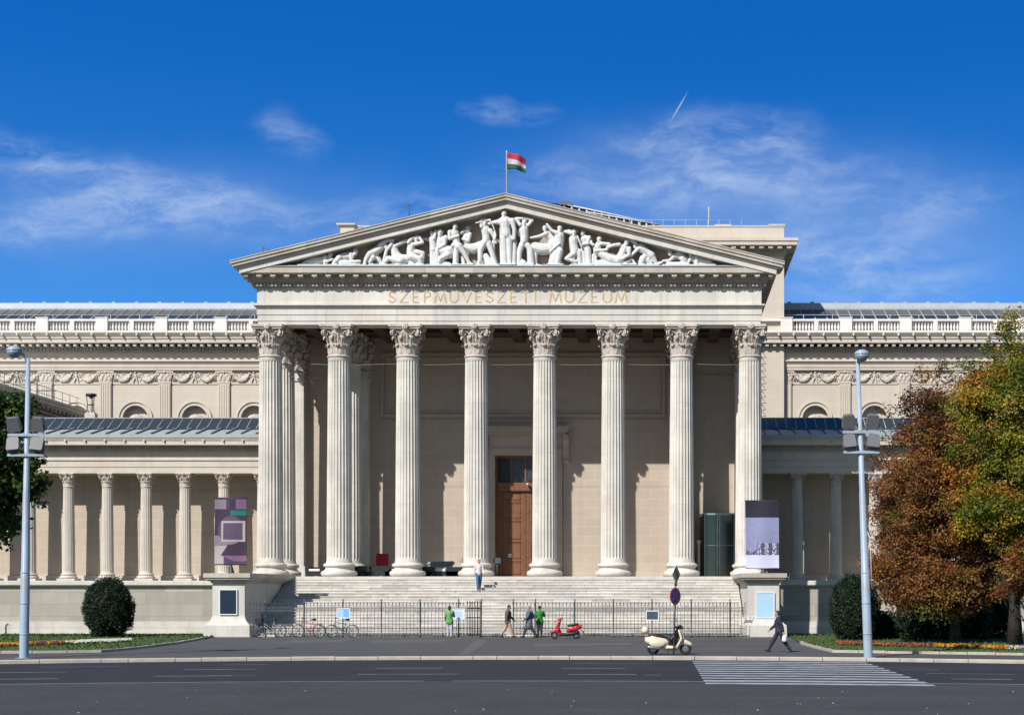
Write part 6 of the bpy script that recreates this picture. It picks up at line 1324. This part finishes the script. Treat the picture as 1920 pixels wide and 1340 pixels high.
shrub('broad dark evergreen shrub in deep shade under the rust-brown tree', 1795, 1205, -18, 3.6, 3.7, 8, 22000, .07, 'evergreen_shrub', group='dark shrubs under the trees', lump=.12)
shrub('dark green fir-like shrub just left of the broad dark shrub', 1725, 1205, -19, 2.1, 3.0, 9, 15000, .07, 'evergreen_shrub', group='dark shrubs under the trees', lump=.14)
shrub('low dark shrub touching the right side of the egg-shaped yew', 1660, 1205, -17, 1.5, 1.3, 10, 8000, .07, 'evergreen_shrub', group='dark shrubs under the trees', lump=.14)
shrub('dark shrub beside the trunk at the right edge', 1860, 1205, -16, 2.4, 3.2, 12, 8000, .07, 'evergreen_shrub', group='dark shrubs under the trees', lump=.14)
# flower beds: pansies by the hundred
def bed(pxa, pya, pxb, pyb, depth, label, colf, seed, n):
    (xa, ya), (xb, yb) = G(pxa, pya, .05), G(pxb, pyb, .05); r = random.Random(seed); mb = MB()
    cm = [material('orange pansy', (.55, .17, .015), .7), material('purple pansy', (.06, .025, .10), .7), material('white pansy', (.68, .68, .60), .7), material('yellow pansy', (.60, .42, .03), .7), material('blue pansy', (.13, .12, .42), .7), material('pansy leaf', (.03, .06, .015), .8), material('deep orange pansy', (.42, .09, .012), .7)]
    for i in range(n):
        t = r.random(); x = xa+(xb-xa)*t; y = ya+(yb-ya)*t+r.uniform(0, depth); z = gz(y)+.06+r.uniform(.05, .15); mb.mi = 5
        a = r.uniform(0, 6.3)
        for q in range(2): b = a+q*2.2; mb.add([(x, y, z-.1), (x+math.cos(b)*.06, y+math.sin(b)*.06, z-.03), (x+math.cos(b)*.10, y+math.sin(b)*.10, z-.06), (x+math.cos(b+.5)*.06, y+math.sin(b+.5)*.06, z-.05)], [(0,1,2,3)])
        mb.mi = colf(t, r); s = r.uniform(.03, .05); tl = r.uniform(.2, .9)
        mb.add([(x, y-.01, z)]+[(x+s*math.cos(k*1.257), y-s*math.sin(tl)*.5*math.sin(k*1.257)-.01, z+s*math.sin(k*1.257)) for k in range(5)], [(0, k+1, (k+1) % 5+1) for k in range(5)])
    tag(mb.build('flower_bed', cm, fix=False), label, 'flowers', kind='stuff')
def lf(t, r): return r.choice((0, 6, 1, 3)) if t < .36 else (r.choice((1, 6, 0, 1, 3)) if t < .62 else (r.choice((3, 2)) if t < .68 else 2))
bed(-60, 1214, 222, 1204, 2.0, 'strip of orange, purple and white pansies in the left lawn', lf, 51, 2600)
def rf(t, r): return r.choice((0, 6, 1)) if t < .18 else (r.choice((1, 6, 1, 0)) if t < .45 else (r.choice((0, 3, 6)) if t < .75 else r.choice((4, 2, 4, 3))))
bed(1573, 1208.5, 2010, 1221, 1.2, 'strip of orange, purple and blue pansies in the right lawn', rf, 53, 2600)
tag(MB().cap((0, 0, 0), .012, (.02, .01, .18), .006).cap((0, 0, 0), .012, (-.04, 0, .12), .006).build('weed', material('weed green', (.07, .13, .02), .8), None, (*G(1035, 1302, ROADZ), ROADZ)), 'small green weed growing in a crack of the square', 'weed')
# litter specks on the square
mb = MB(); r = random.Random(77)
for i in range(26):
    x, y = G(r.uniform(0, 1920), r.uniform(1290, 1345), ROADZ); s = r.uniform(.012, .03); mb.add([(x-s, y-s, ROADZ+.008), (x+s, y-s*.4, ROADZ+.012), (x+s*.5, y+s, ROADZ+.02), (x-s*.6, y+s*.7, ROADZ+.01)], [(0,1,2,3)])
tag(mb.build('litter', MT['wframe'], fix=False), 'pale scraps of litter scattered on the square', 'litter', kind='stuff')
